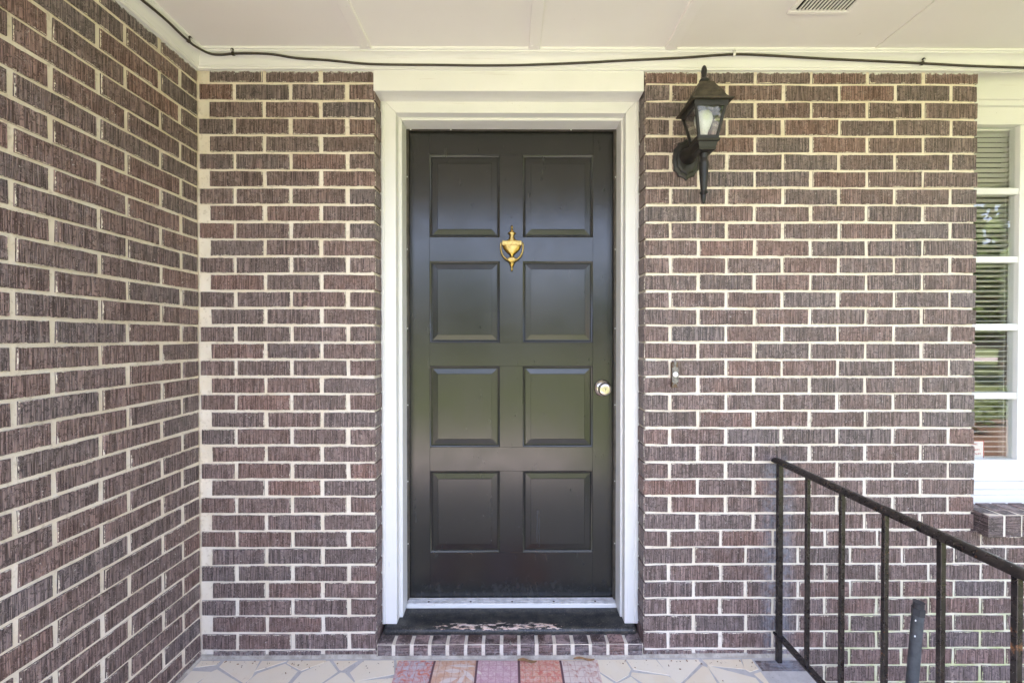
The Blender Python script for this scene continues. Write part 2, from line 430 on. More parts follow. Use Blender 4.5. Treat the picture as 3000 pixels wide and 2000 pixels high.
M_BUTTON = mat_plain('bell_button', (.82, .80, .74), .3)
M_PIPE = mat_plain('grey_pipe', (.085, .092, .102), .5, 0, .2, 200, var=.35, vscale=35)
M_PIPEC = mat_plain('pipe_collar', (.045, .046, .052), .4, 0, .2, 200, var=.3)
M_SLAT = mat_plain('blind_slat', (.90, .87, .81), .45)
M_GLASS = mat_glass('window_glass'); M_LGLASS = mat_glass('lantern_glass', .07, .8)
M_SIGN = mat_plain('sign_white', (.80, .79, .77), .4); M_SIGNR = mat_plain('sign_red', (.52, .05, .05), .4)
M_ROOM = mat_plain('room_wall', (.55, .50, .42), .8)
M_VINYL = mat_plain('sash_track', (.60, .57, .50), .5, var=.2)
M_MULCH = mat_plain('mulch', (.10, .055, .03), .95, 0, .9, 90, var=.6, vscale=60)
M_CONC = mat_plain('concrete', (.30, .29, .28), .9, 0, .3, 120, var=.25, vscale=6)
M_LEAFD = mat_plain('dry_leaf', (.30, .16, .07), .7, var=.5, vscale=80)
M_BARK = mat_plain('bark', (.09, .065, .045), .9, 0, .8, 40, var=.5)

# ------------------------------------------------------------------ setting
Z_CEIL, Z_CROWN = 2.319, 2.263
XL, XB0, XB1, XW0, XE = -1.2, PY(1101, 1000, 0).x, PY(1887, 1000, 0).x, PY(2858, 1000, 0).x, 2.35
PORCH_X, PORCH_Y, GZ, CEIL_Y = 1.13, -1.78, -.55, -1.5
lawn = MB().box(-80, 80, -90, 30, GZ - .5, GZ).build('lawn', mat_lawn()); tag(lawn, kind='structure')
bounce = MB().box(-4.5, 1.12, -5.2, PORCH_Y, GZ - .1, GZ + .02).build('bounce_slab', M_CONC); tag(bounce, kind='structure')  # unseen concrete, added and sized to bounce sunlight up under the porch
road = MB().box(-80, 80, -36, -30, GZ - .1, GZ + .012).build('road', M_CONC); tag(road, kind='structure')
bed2 = MB().box(5.6, 11.5, -7.2, -4.4, GZ - .1, GZ + .03).build('mulch_bed', M_MULCH); tag(bed2, kind='structure')
bed = MB().box(PORCH_X, 5, -2.4, .098, GZ - .1, GZ + .03).build('mulch_bed', M_MULCH); tag(bed, kind='structure')

# porch floor: grout bed with broken stones
def clip(poly, n, b):                              # keep n.p <= b
    out = []
    for i in range(len(poly)):
        p, q = poly[i], poly[(i+1) % len(poly)]
        dp, dq = n[0]*p[0]+n[1]*p[1]-b, n[0]*q[0]+n[1]*q[1]-b
        if dp <= 0: out.append(p)
        if (dp < 0 < dq) or (dq < 0 < dp):
            k = dp/(dp-dq); out.append((p[0]+(q[0]-p[0])*k, p[1]+(q[1]-p[1])*k))
    return out
FX1 = .935
floor = MB().box(XL - .1, PORCH_X - .01, PORCH_Y, .10, -.14, -.0011).build('porch_floor', M_GROUT); tag(floor, kind='structure')
rng = random.Random(11)
sites = []
gy = -.01
while gy > PORCH_Y:
    gx = XL
    while gx < FX1 + .05:
        sites.append((gx + rng.uniform(-.06, .06), gy + rng.uniform(-.055, .055))); gx += .145
    gy -= .125
for i, s in enumerate(sites):
    poly = [(XL + .012, PORCH_Y + .01), (FX1 - .004, PORCH_Y + .01), (FX1 - .004, -.018), (XL + .012, -.018)]
    for j, q in enumerate(sites):
        if i == j: continue
        dx, dy = q[0]-s[0], q[1]-s[1]; L = math.hypot(dx, dy)
        if L > .5 or L < 1e-6: continue
        n = (dx/L, dy/L)
        a = rng.uniform(-.16, .16); n = (n[0]*math.cos(a)-n[1]*math.sin(a), n[0]*math.sin(a)+n[1]*math.cos(a))
        m = ((s[0]+q[0])/2, (s[1]+q[1])/2)
        poly = clip(poly, n, n[0]*m[0]+n[1]*m[1]-rng.uniform(.001, .009))
        if len(poly) < 3: break
    if len(poly) < 3: continue
    ar = .5*abs(sum(poly[k][0]*poly[(k+1) % len(poly)][1]-poly[(k+1) % len(poly)][0]*poly[k][1] for k in range(len(poly))))
    if ar < .0012: continue
    cx = sum(p[0] for p in poly)/len(poly); cy = sum(p[1] for p in poly)/len(poly)
    top = rng.uniform(-.0008, .0005)
    ring = lambda k, z: [(cx*0 + (p[0]-cx)*k, (p[1]-cy)*k, z) for p in poly]
    mb = MB().loft([ring(1.0, -.02), ring(1.0, top)])
    mb.build('paving_stone', M_STONE, floor, loc=(cx, cy, 0))

# bricks ------------------------------------------------------------
BR_CACHE = {}
def brick_mesh(w, h, d, variant, horizontal=False):
    key = (round(w, 3), round(h, 3), round(d, 3), variant, horizontal)
    if key in BR_CACHE: return BR_CACHE[key]
    rg = random.Random(hash(key) & 0xffff)
    def j(): return rg.uniform(-.0013, .0013)
    nseg = 4 if w > .14 else 3
    base = [(-w/2 + w*i/nseg, -h/2) for i in range(nseg+1)] + [(w/2 - w*i/nseg, h/2) for i in range(nseg+1)]
    tilt = rg.uniform(-.0012, .0012)
    base = [(x + j(), z + j() + tilt*x/(w/2)) for x, z in base]
    y0 = rg.uniform(-.0012, .0012)
    r0 = [(x*(1-.0022/(w/2)), y0, z*(1-.0020/(h/2))) for x, z in base]
    r1 = [(x, y0+.0020, z) for x, z in base]; r2 = [(x, d, z) for x, z in base]
    me = MB().loft([r2, r1, r0]).mesh('brick'); me.materials.append(M_ROWLOCK if horizontal else M_BRICK)
    BR_CACHE[key] = me
    return me
PITCH, BED33 = .0664, .026
BH, JT = .0572, .0092
rb = random.Random(5)
def wall(name, label, origin, rotz, rows, mortar_boxes):
    """rows: (u0, u1, z0, depth) along the wall from the origin"""
    root = empty(name, origin); tag(root, label, 'wall')
    mb = MB()
    for b in mortar_boxes: mb.box(*b)
    mo = mb.mesh('mortar'); o = link('mortar', mo, M_MORTAR, root)
    ca, sa = math.cos(rotz), math.sin(rotz)
    for (u0, u1, z0, dep) in rows:
        w = u1 - u0
        if w < .012: continue
        wq = round(w*500)/500
        me = brick_mesh(wq, BH, dep, rb.randrange(9))
        u = (u0+u1)/2 + rb.uniform(-.0012, .0012)*(dep < .09); z = z0 + PITCH/2 + rb.uniform(-.0012, .0012)
        b = bpy.data.objects.new('brick', me); COL.objects.link(b); b.parent = root
        wp = Vector((origin[0] + u*ca, origin[1] + u*sa, z))
        b.location = wp - Vector(origin); b.rotation_euler = (0, 0, rotz)
    return root
def zrow(k): return BED33 + (33-k-1)*PITCH          # bottom of course k
FULL = .2025; PX = .2165
rows = []
for k in range(-1, 34):
    z0 = zrow(k)
    if k % 2:
        xs = [(XB0-FULL-i*PX, XB0-i*PX, .1 if i == 0 else .035) for i in range(3)]
    else:
        xs = [(XB0-.1, XB0, .1)] + [(XB0-.116-FULL-i*PX, XB0-.116-i*PX, .035) for i in range(2)]
        xs.append((XL+.004, XB0-.116-2*PX, .035))
    rows += [(a-XL, b-XL, z0, d) for a, b, d in xs]
wall('front_brick_wall', 'dark brown brick wall section between the porch corner and the white door frame', (XL, 0, 0), 0, rows,
     [(XL-.09, XB0-.0075, .0050, .1, -.12, Z_CEIL)])
rows = []
PX2 = (XW0-XB1+.016)/6
for k in range(-1, 41):
    z0 = zrow(k)
    if k < 26:
        if k % 2: xs = [(XB1+i*PX2, XB1+i*PX2+PX2-.0135) for i in range(6)]
        else:
            xs = [(XB1, XB1+PX2/2-.0135)] + [(XB1+PX2*(i+.5), XB1+PX2*(i+1.5)-.0135) for i in range(5)] + [(XB1+PX2*5.5, XW0)]
    else:
        p = .204
        if k % 2: xs = [(XB1+i*p, XB1+i*p+p-.013) for i in range(9)]
        else: xs = [(XB1, XB1+.092)] + [(XB1+.105+i*p, XB1+.105+i*p+p-.013) for i in range(9)]
    for a, b in xs:
        if k > 33 and b < PORCH_X: continue
        edge = a < XB1+.01 or (k < 26 and b > XW0-.01)
        rows.append((a-XB1, b-XB1, z0, .1 if edge else .035))
ZS0, ZS1 = .478, .566                                # brick window sill bottom and top
wall('front_brick_wall', 'dark brown brick wall section right of the door carrying the lantern and doorbell', (XB1, 0, 0), 0, rows,
     [(XB1+.0075, XW0-.0075, .0050, .1, ZS0, Z_CEIL), (XB1+.0075, XE+.1, .0051, .1, GZ-.05, ZS0)])
rows = []
XR0, XR1 = XE+.118, 3.4                                # pier beyond the window
for k in range(-1, 41):
    z0 = zrow(k); u = (XR0 if k < 26 else XE+.018) - (.1 if k % 2 else 0)
    first = XR0 if k < 26 else XE+.018
    while u < XR1-.03:
        a, b = max(u, first), min(u+.191, XR1)
        if b-a > .03: rows.append((a-XR0, b-XR0, z0, .1 if (a < first+.01 or b > XR1-.01) else .035))
        u += .204
wall('front_brick_wall', 'dark brown brick pier on the far side of the white window', (XR0, 0, 0), 0, rows,
     [(XR0+.004, XR1-.004, .0035, .1, ZS0, Z_CEIL), (XE+.101, XR1-.004, .0037, .1, GZ-.05, ZS0)])
rows = []
for k in range(-1, 34):
    z0 = zrow(k); j0 = -.0836 if k % 2 == 0 else -.1725
    rows.append((j0+.008, -.003, z0, .035))
    for i in range(7):
        a, b = j0-.008-FULL-i*PX, j0-.008-i*PX
        if a < -1.60: a = -1.60
        if b-a > .03: rows.append((a, b, z0, .1 if a < -1.56 else .035))
wall('side_brick_wall', 'dark brown brick side wall at left running toward the viewer', (XL, 0, 0), math.radians(90), rows,
     [(XL-.1, XL-.0050, -1.597, .0, -.12, Z_CEIL)])
caulk = MB()
caulk.add([(XL,-.012,-.003),(XB0,-.012,-.003),(XB0,0.002,.010),(XL,0.002,.010),(XL,.002,-.003),(XB0,.002,-.003)], [(0,1,2,3),(0,4,5,1),(0,3,4),(1,5,2)])
caulk.add([(XB1,-.012,-.003),(FX1+.18,-.012,-.003),(FX1+.18,0.002,.010),(XB1,0.002,.010),(XB1,.002,-.003),(FX1+.18,.002,-.003)], [(0,1,2,3),(0,4,5,1),(0,3,4),(1,5,2)])
caulk.add([(XL+.011,0,-.003),(XL+.011,-1.59,-.003),(XL-.002,-1.59,.010),(XL-.002,0,.010),(XL-.002,0,-.003),(XL-.002,-1.59,-.003)], [(0,1,2,3),(0,4,5,1),(0,3,4),(1,5,2)])
o = caulk.build('caulk_bead', M_CAULK, floor)
# brick border along the open side of the porch
yb = -.022
while yb > PORCH_Y:
    me = brick_mesh(.19, .0545, .08, rb.randrange(6), True)
    b = bpy.data.objects.new('brick', me); COL.objects.link(b); b.parent = floor
    b.location = (FX1+.097, yb-.027, -.0015+rb.uniform(-.001, .001)); b.rotation_euler = (math.radians(-90), 0, 0)
    yb -= .0655
floor_m = MB().box(FX1-.002, PORCH_X-.004, PORCH_Y, -.003, -.12, -.0045).build('border_mortar', M_MORTAR, floor)
skirt = MB().box(XL, PORCH_X-.015, PORCH_Y+.01, .09, GZ-.05, -.1).build('porch_base', M_MORTAR, floor)

# ceiling ------------------------------------------------------------
ceil = MB().box(XL-.1, XE+1.1, CEIL_Y, .1, Z_CEIL+.012, Z_CEIL+.05).build('porch_ceiling', M_CEIL); tag(ceil, kind='structure')
BATT = [PZ(1004, 0, Z_CEIL).x, PZ(1577, 0, Z_CEIL).x, PZ(2042, 0, Z_CEIL).x]
SEAM = PZ(2743, 0, Z_CEIL).x
edges = [XL-.05] + BATT + [SEAM, XE+1.1]
for i in range(5):
    g1 = .003 if i == 3 else .001; g0 = .003 if i == 4 else .001
    B('ceiling_panel', M_CEIL, ceil, edges[i]+g0, edges[i+1]-g1, CEIL_Y, .09, Z_CEIL+(.0016 if i == 4 else 0), Z_CEIL+.0125, .0006)
for x in BATT:
    b = B('batten', M_CEIL, ceil, x-.021, x+.021, CEIL_Y+.01, -.054, Z_CEIL-.0095, Z_CEIL+.003, .0018)
    for dx in (-.010, .011):
        for yy in (-.075, -.36, -.66):
            MB().lathe([(.0001, -.0022), (.003, -.0018), (.0036, 0)], (x+dx, yy, Z_CEIL-.0095), seg=8).build('nail_head', M_CEIL, b, smooth=True)
# front beam of the porch and an unseen roof added to block the sun
beam = MB().box(XL-.1, XE+1.1, CEIL_Y-.09, CEIL_Y, Z_CEIL-.03, Z_CEIL+.2).build('porch_beam', M_WH)
tag(beam, 'white painted beam across the open front of the porch', 'beam')
roof = MB()
roof.add([(-7,-1.8,2.50),(7,-1.8,2.50),(7,6,4.6),(-7,6,4.6),(-7,-1.8,2.40),(7,-1.8,2.40),(7,6,2.40),(-7,6,2.40)],
         [(0,1,2,3),(4,7,6,5),(0,4,5,1),(1,5,6,2),(2,6,7,3),(3,7,4,0)])
roof = roof.build('sun_block_roof', mat_plain('shingle', (.07, .06, .055), .9, var=.5, vscale=12)); tag(roof, 'unseen sloping roof added above the porch to block the sun', 'roof')
room = MB().box(-4, 3.39, .101, 5.5, GZ, 2.40).build('interior_room', M_ROOM); tag(room, kind='structure')
bm = bmesh.new(); bm.from_mesh(room.data)
bmesh.ops.delete(bm, geom=[f for f in bm.faces if f.normal.y < -.5], context='FACES'); bm.to_mesh(room.data); bm.free()

# crown moulding ------------------------------------------------------
def cprof(z0):
    pts = [(0, z0), (.012, z0), (.013, z0+.007), (.017, z0+.009), (.018, z0+.013), (.0205, z0+.016)]
    for i in range(6):
        a = math.pi/2*i/5
        pts.append((.0205+.026*(1-math.cos(a))*.55+.026*.45*i/5, z0+.016+.026*math.sin(a)*.55+.026*.45*i/5))
    pts += [(.050, z0+.043), (.051, z0+.047), (.056, z0+.049), (.057, Z_CEIL), (0, Z_CEIL)]
    return pts
CP = cprof(Z_CROWN)
r0 = [(XL+d, -d, z) for d, z in CP]; r1 = [(XE+1.07, -d, z) for d, z in CP]
cr = MB().loft([r0, r1]).build('crown_moulding', M_WH, smooth=True, angle=25)
tag(cr, 'white crown moulding above the door wall, carrying most of the dark cable', 'moulding')
r2 = [(XL+d, -d-.0004, z) for d, z in CP]; r3 = [(XL+d, -1.6, z) for d, z in CP]
cr2 = MB().loft([r2, r3]).build('crown_moulding', M_WY, smooth=True, angle=25)
tag(cr2, 'white crown moulding along the top of the left side wall', 'moulding')

# door frame ----------------------------------------------------------
YC, YF2, YST, YD = .072, .112, .182, .205
zc = lambda py, y: PY(1500, py, y).z
XC0, XC1 = PY(1161, 1000, YC).x, PY(1831.5, 1000, YC).x           # inner edge of the flat casing
XF0, XF1 = PY(1178.5, 1000, YF2).x, PY(1818, 1000, YF2).x         # inner edge of the jamb
ZC, ZF = zc(331, YC), zc(353, YF2)
ZSILL = .078
fr = empty('door_frame', (0, .1, 0)); tag(fr, 'white painted wooden frame around the dark front door', 'door frame')
HB0 = zc(267, -.004)
hb = B('header_board', M_WH, fr, XB0-.006, XB1-.004, -.004, .10, HB0, Z_CROWN+.006, .003, 2)
def side(name, xin, xout, y0, y1, zt, ztout, z0=ZSILL):
    """upright with a mitred top end"""
    vs = [(xin,y0,z0),(xout,y0,z0),(xout,y0,ztout),(xin,y0,zt),(xin,y1,z0),(xout,y1,z0),(xout,y1,ztout),(xin,y1,zt)]
    return MB().add(vs, [(0,1,2,3),(4,7,6,5),(0,4,5,1),(1,5,6,2),(2,6,7,3),(3,7,4,0)]).build(name, M_WV, fr, bevel=.0025, segs=2)
def head(name, xi0, xi1, xo0, xo1, y0, y1, z0, z1):
    vs = [(xi0,y0,z0),(xi1,y0,z0),(xo1,y0,z1),(xo0,y0,z1),(xi0,y1,z0),(xi1,y1,z0),(xo1,y1,z1),(xo0,y1,z1)]
    return MB().add(vs, [(0,1,2,3),(4,7,6,5),(0,4,5,1),(1,5,6,2),(2,6,7,3),(3,7,4,0)]).build(name, M_WH, fr, bevel=.0025, segs=2)
ZHT = HB0 + .02
side('casing', XC0, XB0-.004, YC, YC+.05, ZC, ZHT); side('casing', XC1, XB1+.004, YC, YC+.05, ZC, ZHT)
head('head_casing', XC0+.0006, XC1-.0006, XB0-.0034, XB1+.0034, YC, YC+.05, ZC, ZHT)
# back band grooves on the casing
for (a, b) in ((XB0+.004, XB0+.014), (XB1-.014, XB1-.004)):
    B('casing_bead', M_WV, fr, a, b, YC-.006, YC+.002, ZSILL+.004, HB0-.012, .002, 2)
side('jamb', XF0, XC0-.01, YF2, YST+.06, ZF, ZF+.05); side('jamb', XF1, XC1+.01, YF2, YST+.06, ZF, ZF+.05)
head('head_jamb', XF0+.0006, XF1-.0006, XC0-.0094, XC1+.0094, YF2, YST+.06, ZF, ZF+.05)
DX0, DX1, DZ0, DZ1 = PY(1197.5, 1000, YD).x, PY(1797, 1000, YD).x, zc(1749, YD), zc(388, YD)
for (a, b) in ((XF0-.001, DX0+.002), (DX1-.002, XF1+.001)):
    B('weatherstrip', M_RUBBER, fr, min(a, b), max(a, b), YST+.004, YD-.003, DZ0-.004, ZF-.001, .0015)
    c = DX0+.0005 if a < 0 else DX1-.0005
    MB().tube([(c, YD-.005, DZ0), (c+.0012, YD-.005, 1.1), (c, YD-.005, DZ1)], .0032, 8).build('gasket', M_RUBBER, fr, smooth=True)
hs = B('weatherstrip', M_RUBBER, fr, XF0, XF1, YST+.004, YD-.003, DZ1+.001, ZF+.001, .0015)
for i, px in enumerate((1203, 1321, 1557, 1673)):
    q = PY(px, 381, YST+.004)
    MB().lathe([(.0032, 0), (.0028, .0012), (.0001, .0015)], (q.x, YST+.004, (DZ1+ZF)/2), 'y', 10).build('screw', M_WV if i != 2 else M_SCREW, hs, smooth=True)
for side_x in (XF0, XF1):
    s = 1 if side_x < 0 else -1
    for zz in (.35, .62, .95, 1.28, 1.62, 1.93):
        MB().lathe([(.0028, 0), (.0024, .001), (.0001, .0013)], (side_x + s*.004, YST+.004, zz), 'y', 8).build('screw', M_WV, fr, smooth=True)
# threshold and sill
YT = .165
ZT = DZ0 + .001
th = B('threshold', M_WH, fr, XF0+.001, XF1-.001, YT, YD+.02, ZSILL+.004, ZT-.006, .002, 2)
al = empty('threshold_plate'); al.parent = fr; al.location = Vector((0, YT, ZT)) - fr.location
for i in range(4):
    y0 = YT + .003 + i*.0085
    o = B('ridge', M_ALU, al, XF0+.003, XF1-.003, y0, y0+.0068, ZT-.007, ZT-.0015+.0012*i, .0012)
for px in (1256.5, 1379, 1500.5, 1622, 1743):
    q = PY(px, 1759, YT+.015)
    MB().lathe([(.0042, 0), (.004, .0016), (.0001, .002)], (q.x, YT+.011, ZT-.001), 'z', 10).build('screw', M_SCREW, al, smooth=True)
sl = MB()
prof = [(.20, .030), (.066, .040), (.052, .044), (.046, .054), (.047, .066), (.054, .074), (.066, .0775), (.20, .084)]
x0, x1 = XB0+.008, XB1-.008
rings = []
for x, k in ((x0, .5), (x0+.004, .82), (x0+.014, 1), (x1-.014, 1), (x1-.004, .82), (x1, .5)):
    rings.append([(x, .20+(y-.20)*(1-(1-k)*.10), .058+(z-.058)*k) for y, z in prof])
sl.loft(rings).build('sill', M_SILL, fr, smooth=True, angle=45)

# rowlock bricks under the sill
rw = empty('brick_doorstep', (0, .04, 0)); tag(rw, 'row of small upright bricks below the black door sill', 'doorstep')
MB().box(XB0+.002, XB1-.002, -.0005, .12, -.05, .0475).build('mortar', M_MORTAR, rw)
n = 15; pw = (XB1-XB0+.004)/n
for i in range(n):
    w = .0565 + rb.uniform(-.002, .002)
    mb = MB(); h2, dd = .054, .11
    pr = [(-.002, -.04), (-.004, .030), (-.003, .042), (.001, .0485), (.008, .0515), (dd, .054)]
    pr2 = pr + [(dd, -.04)]
    r = [[(sx*w/2*(1 if 0 < m < 4 else .999), y+rb.uniform(-.0006, .0006), z) for m, (y, z) in enumerate(pr2)] for sx in (-1, 1)]
    mb.loft(r).build('brick', M_ROWLOCK, rw, loc=(XB0-.002+pw*(i+.5)+rb.uniform(-.0015, .0015), 0, rb.uniform(-.001, .001)), smooth=True, angle=35)
MB().add([(XB0,-.014,-.003),(XB1,-.014,-.003),(XB1,-.004,.007),(XB0,-.004,.007),(XB0,0,-.003),(XB1,0,-.003)], [(0,1,2,3),(0,4,5,1),(0,3,4),(1,5,2)]).build('caulk', M_CAULK, rw)

# ------------------------------------------------------------------ front door
dr = empty('front_door', (0, YD+.02, DZ0)); tag(dr, 'dark green black eight panel wooden front door with brass knocker', 'door')
DXa, DXb = XF0+.002, XF1-.002
PCX = [(PY(1259, 1000, YD).x, PY(1464, 1000, YD).x), (PY(1532, 1000, YD).x, PY(1736.5, 1000, YD).x)]
PRZ = [(zc(454.5, YD), zc(695, YD)), (zc(765.5, YD), zc(1003.5, YD)), (zc(1072, YD), zc(1309, YD)), (zc(1379, YD), zc(1617.5, YD))]
zt_ = DZ1+.006; g = .0002
B('stile', M_DOOR, dr, DXa, PCX[0][0]-g, YD, YD+.04, DZ0, zt_, .0006)
B('stile', M_DOOR, dr, PCX[1][1]+g, DXb, YD, YD+.04, DZ0, zt_, .0006)
lv = [zt_] + [v for p in PRZ for v in p] + [DZ0]
for i in range(0, 10, 2):
    B('rail', M_DOOR, dr, PCX[0][0], PCX[1][1], YD+.0001*(i % 4), YD+.04, lv[i+1], lv[i], .0005)
for a, b in PRZ:
    B('mullion', M_DOOR, dr, PCX[0][1]+g, PCX[1][0]-g, YD+.0002, YD+.04, b+g, a-g, .0005)
def frame_ring(x0, x1, z0, z1, u, y): return [(x0+u, y, z0+u), (x1-u, y, z0+u), (x1-u, y, z1-u), (x0+u, y, z1-u)]
for a, b in PRZ:
    for x0, x1 in PCX:
        prof = [(0, YD+.0005), (.0015, YD+.0025), (.004, YD+.003), (.0072, YD+.0055), (.0090, YD+.0095), (.0112, YD+.0098)]
        pnl = MB().loft([frame_ring(x0, x1, b, a, u, y) for u, y in [(.0112, YD+.0100), (.0125, YD+.0078), (.0338, YD+.0048), (.0342, YD+.0075), (.0354, YD+.0075), (.0356, YD+.0022)]], True, False)
        pnl.add(frame_ring(x0, x1, b, a, .0356, YD+.0022), [(0, 1, 2, 3)]); pnl.add(frame_ring(x0, x1, b, a, .0112, YD+.03), [(3, 2, 1, 0)])
        c = ((x0+x1)/2, YD, (a+b)/2)
        pn = pnl.build('panel', M_DOOR, dr)
        MB().loft([frame_ring(x0, x1, b, a, u, y) for u, y in prof], True, False).build('panel_moulding', M_DOOR, pn, smooth=True, angle=50)
# knob
kc = PY(1764.5, 1136, YD)
kn = MB().lathe([(.037, 0), (.0372, .003), (.034, .008), (.020, .0135), (.016, .0145)], kc, 'y', 40).build('knob_rosette', M_NICKEL, dr, smooth=True)
MB().lathe([(.0140, .012), (.0140, .026), (.0195, .031), (.0255, .037), (.0278, .044), (.0272, .051), (.0245, .0555), (.0235, .0560), (.0225, .0585), (.0150, .0605), (.0100, .0600)], kc, 'y', 40).build('knob', M_NICKEL, kn, smooth=True)
MB().lathe([(.0095, .058), (.0092, .0622), (.0001, .0625)], kc, 'y', 24).build('key_cylinder', M_NICKEL, kn, smooth=True)
MB().box(kc.x-.0009, kc.x+.0009, kc.y-.0634, kc.y-.0615, kc.z-.0045, kc.z+.004).build('keyhole', M_DARK, kn)
# knocker: an urn with a hanging bail
k0 = PY(1499.5, 728, YD); sc = .00019
kk = empty('knocker'); kk.parent = dr; kk.location = k0 - dr.location
def urn(rows_, depth, name):
    prof = [(w*sc, -(y-845)*sc) for y, w in rows_]
    mb = MB(); rings = []
    for r, h in prof:
        rings.append([(k0.x+r*math.cos(math.pi+math.pi*i/14), YD-.001+min(depth, r*1.1+.002)*math.sin(math.pi+math.pi*i/14), k0.z+h) for i in range(15)])
    mb.loft(rings, True, True)
    return mb.build(name, M_BRASS, kk, smooth=True, angle=60)
urn([(316,6),(340,27),(370,33),(395,20),(410,24),(450,42),(488,82),(500,102),(512,98),(530,66),(560,58),(600,62),(640,78),(660,125),(676,195),(684,215)], .012, 'finial')
urn([(786,215),(800,212),(850,196),(900,160),(950,108),(985,66),(1000,50),(1050,46)], .014, 'urn_bowl')
urn([(1170,70),(1220,55),(1270,34),(1290,22),(1315,31),(1350,27),(1372,5)], .011, 'drop')
pw_, ph_ = 220*sc, 56*sc; zc_ = k0.z-(735-845)*sc
pl = MB().box(k0.x-pw_, k0.x+pw_, YD-.015, YD, zc_-ph_, zc_+ph_).build('plaque', M_BRASS, kk, bevel=.0012, segs=2)
MB().box(k0.x-pw_*.88, k0.x+pw_*.88, YD-.0165, YD-.013, zc_-ph_*.60, zc_+ph_*.60).build('nameplate', M_BRASS, kk, bevel=.0006)
for zz in (zc_-ph_*.82, zc_+ph_*.82):
    mb = MB()
    for i in range(26):
        x = k0.x - pw_*.95 + pw_*1.9*i/25
        mb.lathe([(.0001, -.0013), (.0010, -.0006), (.0011, .0004), (.0001, .0013)], (x, YD-.0155, zz), seg=6)
    mb.build('beading', M_BRASS, kk, smooth=True)
bp = [(540,722),(531,760),(528,830),(536,910),(556,980),(592,1040),(640,1090),(690,1118)]
bail = [(k0.x+(x-782)*sc, YD-.013, k0.z-(y-845)*sc) for x, y in bp]
full = bail + [(k0.x, YD-.014, k0.z-(1125-845)*sc)] + [(2*k0.x-p[0], p[1], p[2]) for p in reversed(bail)]
MB().tube(full, [.0026]+[.0038]*5+[.0044]*5+[.0044]*2+[.0038]*3+[.0026], 10).build('bail', M_BRASS, kk, smooth=True)
zc2 = k0.z-(1115-845)*sc
MB().lathe([(110*sc, 0), (110*sc, .004), (92*sc, .0062), (84*sc, .0048), (.0001, .006)], (k0.x, YD-.012, zc2), 'y', 28, 1.0, .58).build('striker_disc', M_BRASS, kk, smooth=True)
MB().lathe([(.0022, 0), (.0018, .0008), (.0001, .001)], (PY(1498, 637, YD).x, YD, zc(637, YD)), 'y', 8).build('nail_hole', M_DARK, dr)

# ------------------------------------------------------------------ window
YWN = .095
wz = lambda py, y=YWN: PY(2920, py, y).z
wx = lambda px, y=YWN: PY(px, 900, y).x
win = empty('window', (2.0, .1, .6)); tag(win, 'white framed window with five stacked panes at the right edge', 'window')
WXa, WXg0, WXg1, WXb = XW0-.002, XW0+.045, wx(2984), XE+.12
# head trim: steps under the crown
B('head_trim', M_WH, win, WXa, WXb, .062, .12, PY(2920, 290, .062).z, Z_CEIL-.01, .002, 2)
B('head_trim', M_WH, win, WXa, WXb, .074, .13, PY(2920, 309, .074).z, PY(2920, 290, .062).z+.03, .002, 2)
ztop = wz(366)
B('top_rail', M_WH, win, WXa, WXb, YWN-.004, YWN+.04, ztop, PY(2920, 309, .074).z+.02, .002, 2)
zbot = wz(1346)
B('stile', M_WV, win, WXa, WXg0, YWN, YWN+.04, zbot, ztop, .002, 2)
B('stile', M_WV, win, WXg1, WXg1+.06, YWN, YWN+.04, zbot, ztop, .002, 2)
B('mullion_casing', M_WV, win, WXg1+.062, WXb, YWN-.02, YWN+.04, zbot, ztop, .002, 2)
B('bottom_rail', M_WH, win, WXa, WXb, YWN-.003, YWN+.04, wz(1408), zbot, .002, 2)
B('stool', M_WH, win, WXa, WXb, YWN-.012, YWN+.04, wz(1430), wz(1408)-.0005, .003, 2)
B('stool', M_WH, win, WXa, WXb, YWN-.020, YWN+.04, wz(1443), wz(1430)-.0005, .003, 2)
B('apron', M_WH, win, WXa, WXb, YWN-.026, YWN+.04, ZS1-.02, wz(1443)-.0005, .003, 2)
ml = [(549, 568), (750, 769), (948, 968), (1150, 1169)]
for a, b in ml: B('muntin', M_WH, win, WXg0-.005, WXg1+.004, YWN+.004, YWN+.03, wz(b), wz(a), .002, 2)
cuts = [ztop] + [wz(v) for ab in ml for v in ab] + [zbot]
for i in range(5):
    B('pane', M_GLASS, win, WXg0-.002, WXg1+.002, YWN+.0165, YWN+.0195, cuts[2*i+1]-.001, cuts[2*i]+.001, 0)
B('sash_track', M_VINYL, win, wx(2967, YWN+.05), WXg1+.02, YWN+.052, YWN+.085, zbot-.02, ztop+.02, .001)
bl = empty('window_blind', (2.0, YWN+.05, ztop)); tag(bl, 'cream horizontal slat blind hanging inside the white window', 'blind')
YB = YWN+.050; bx0, bx1 = XW0+.02, PY(2966, 900, YB).x
zz = ztop - .004
B('headrail', M_SLAT, bl, bx0, bx1, YB-.014, YB+.014, ztop-.006, ztop+.03, .001)
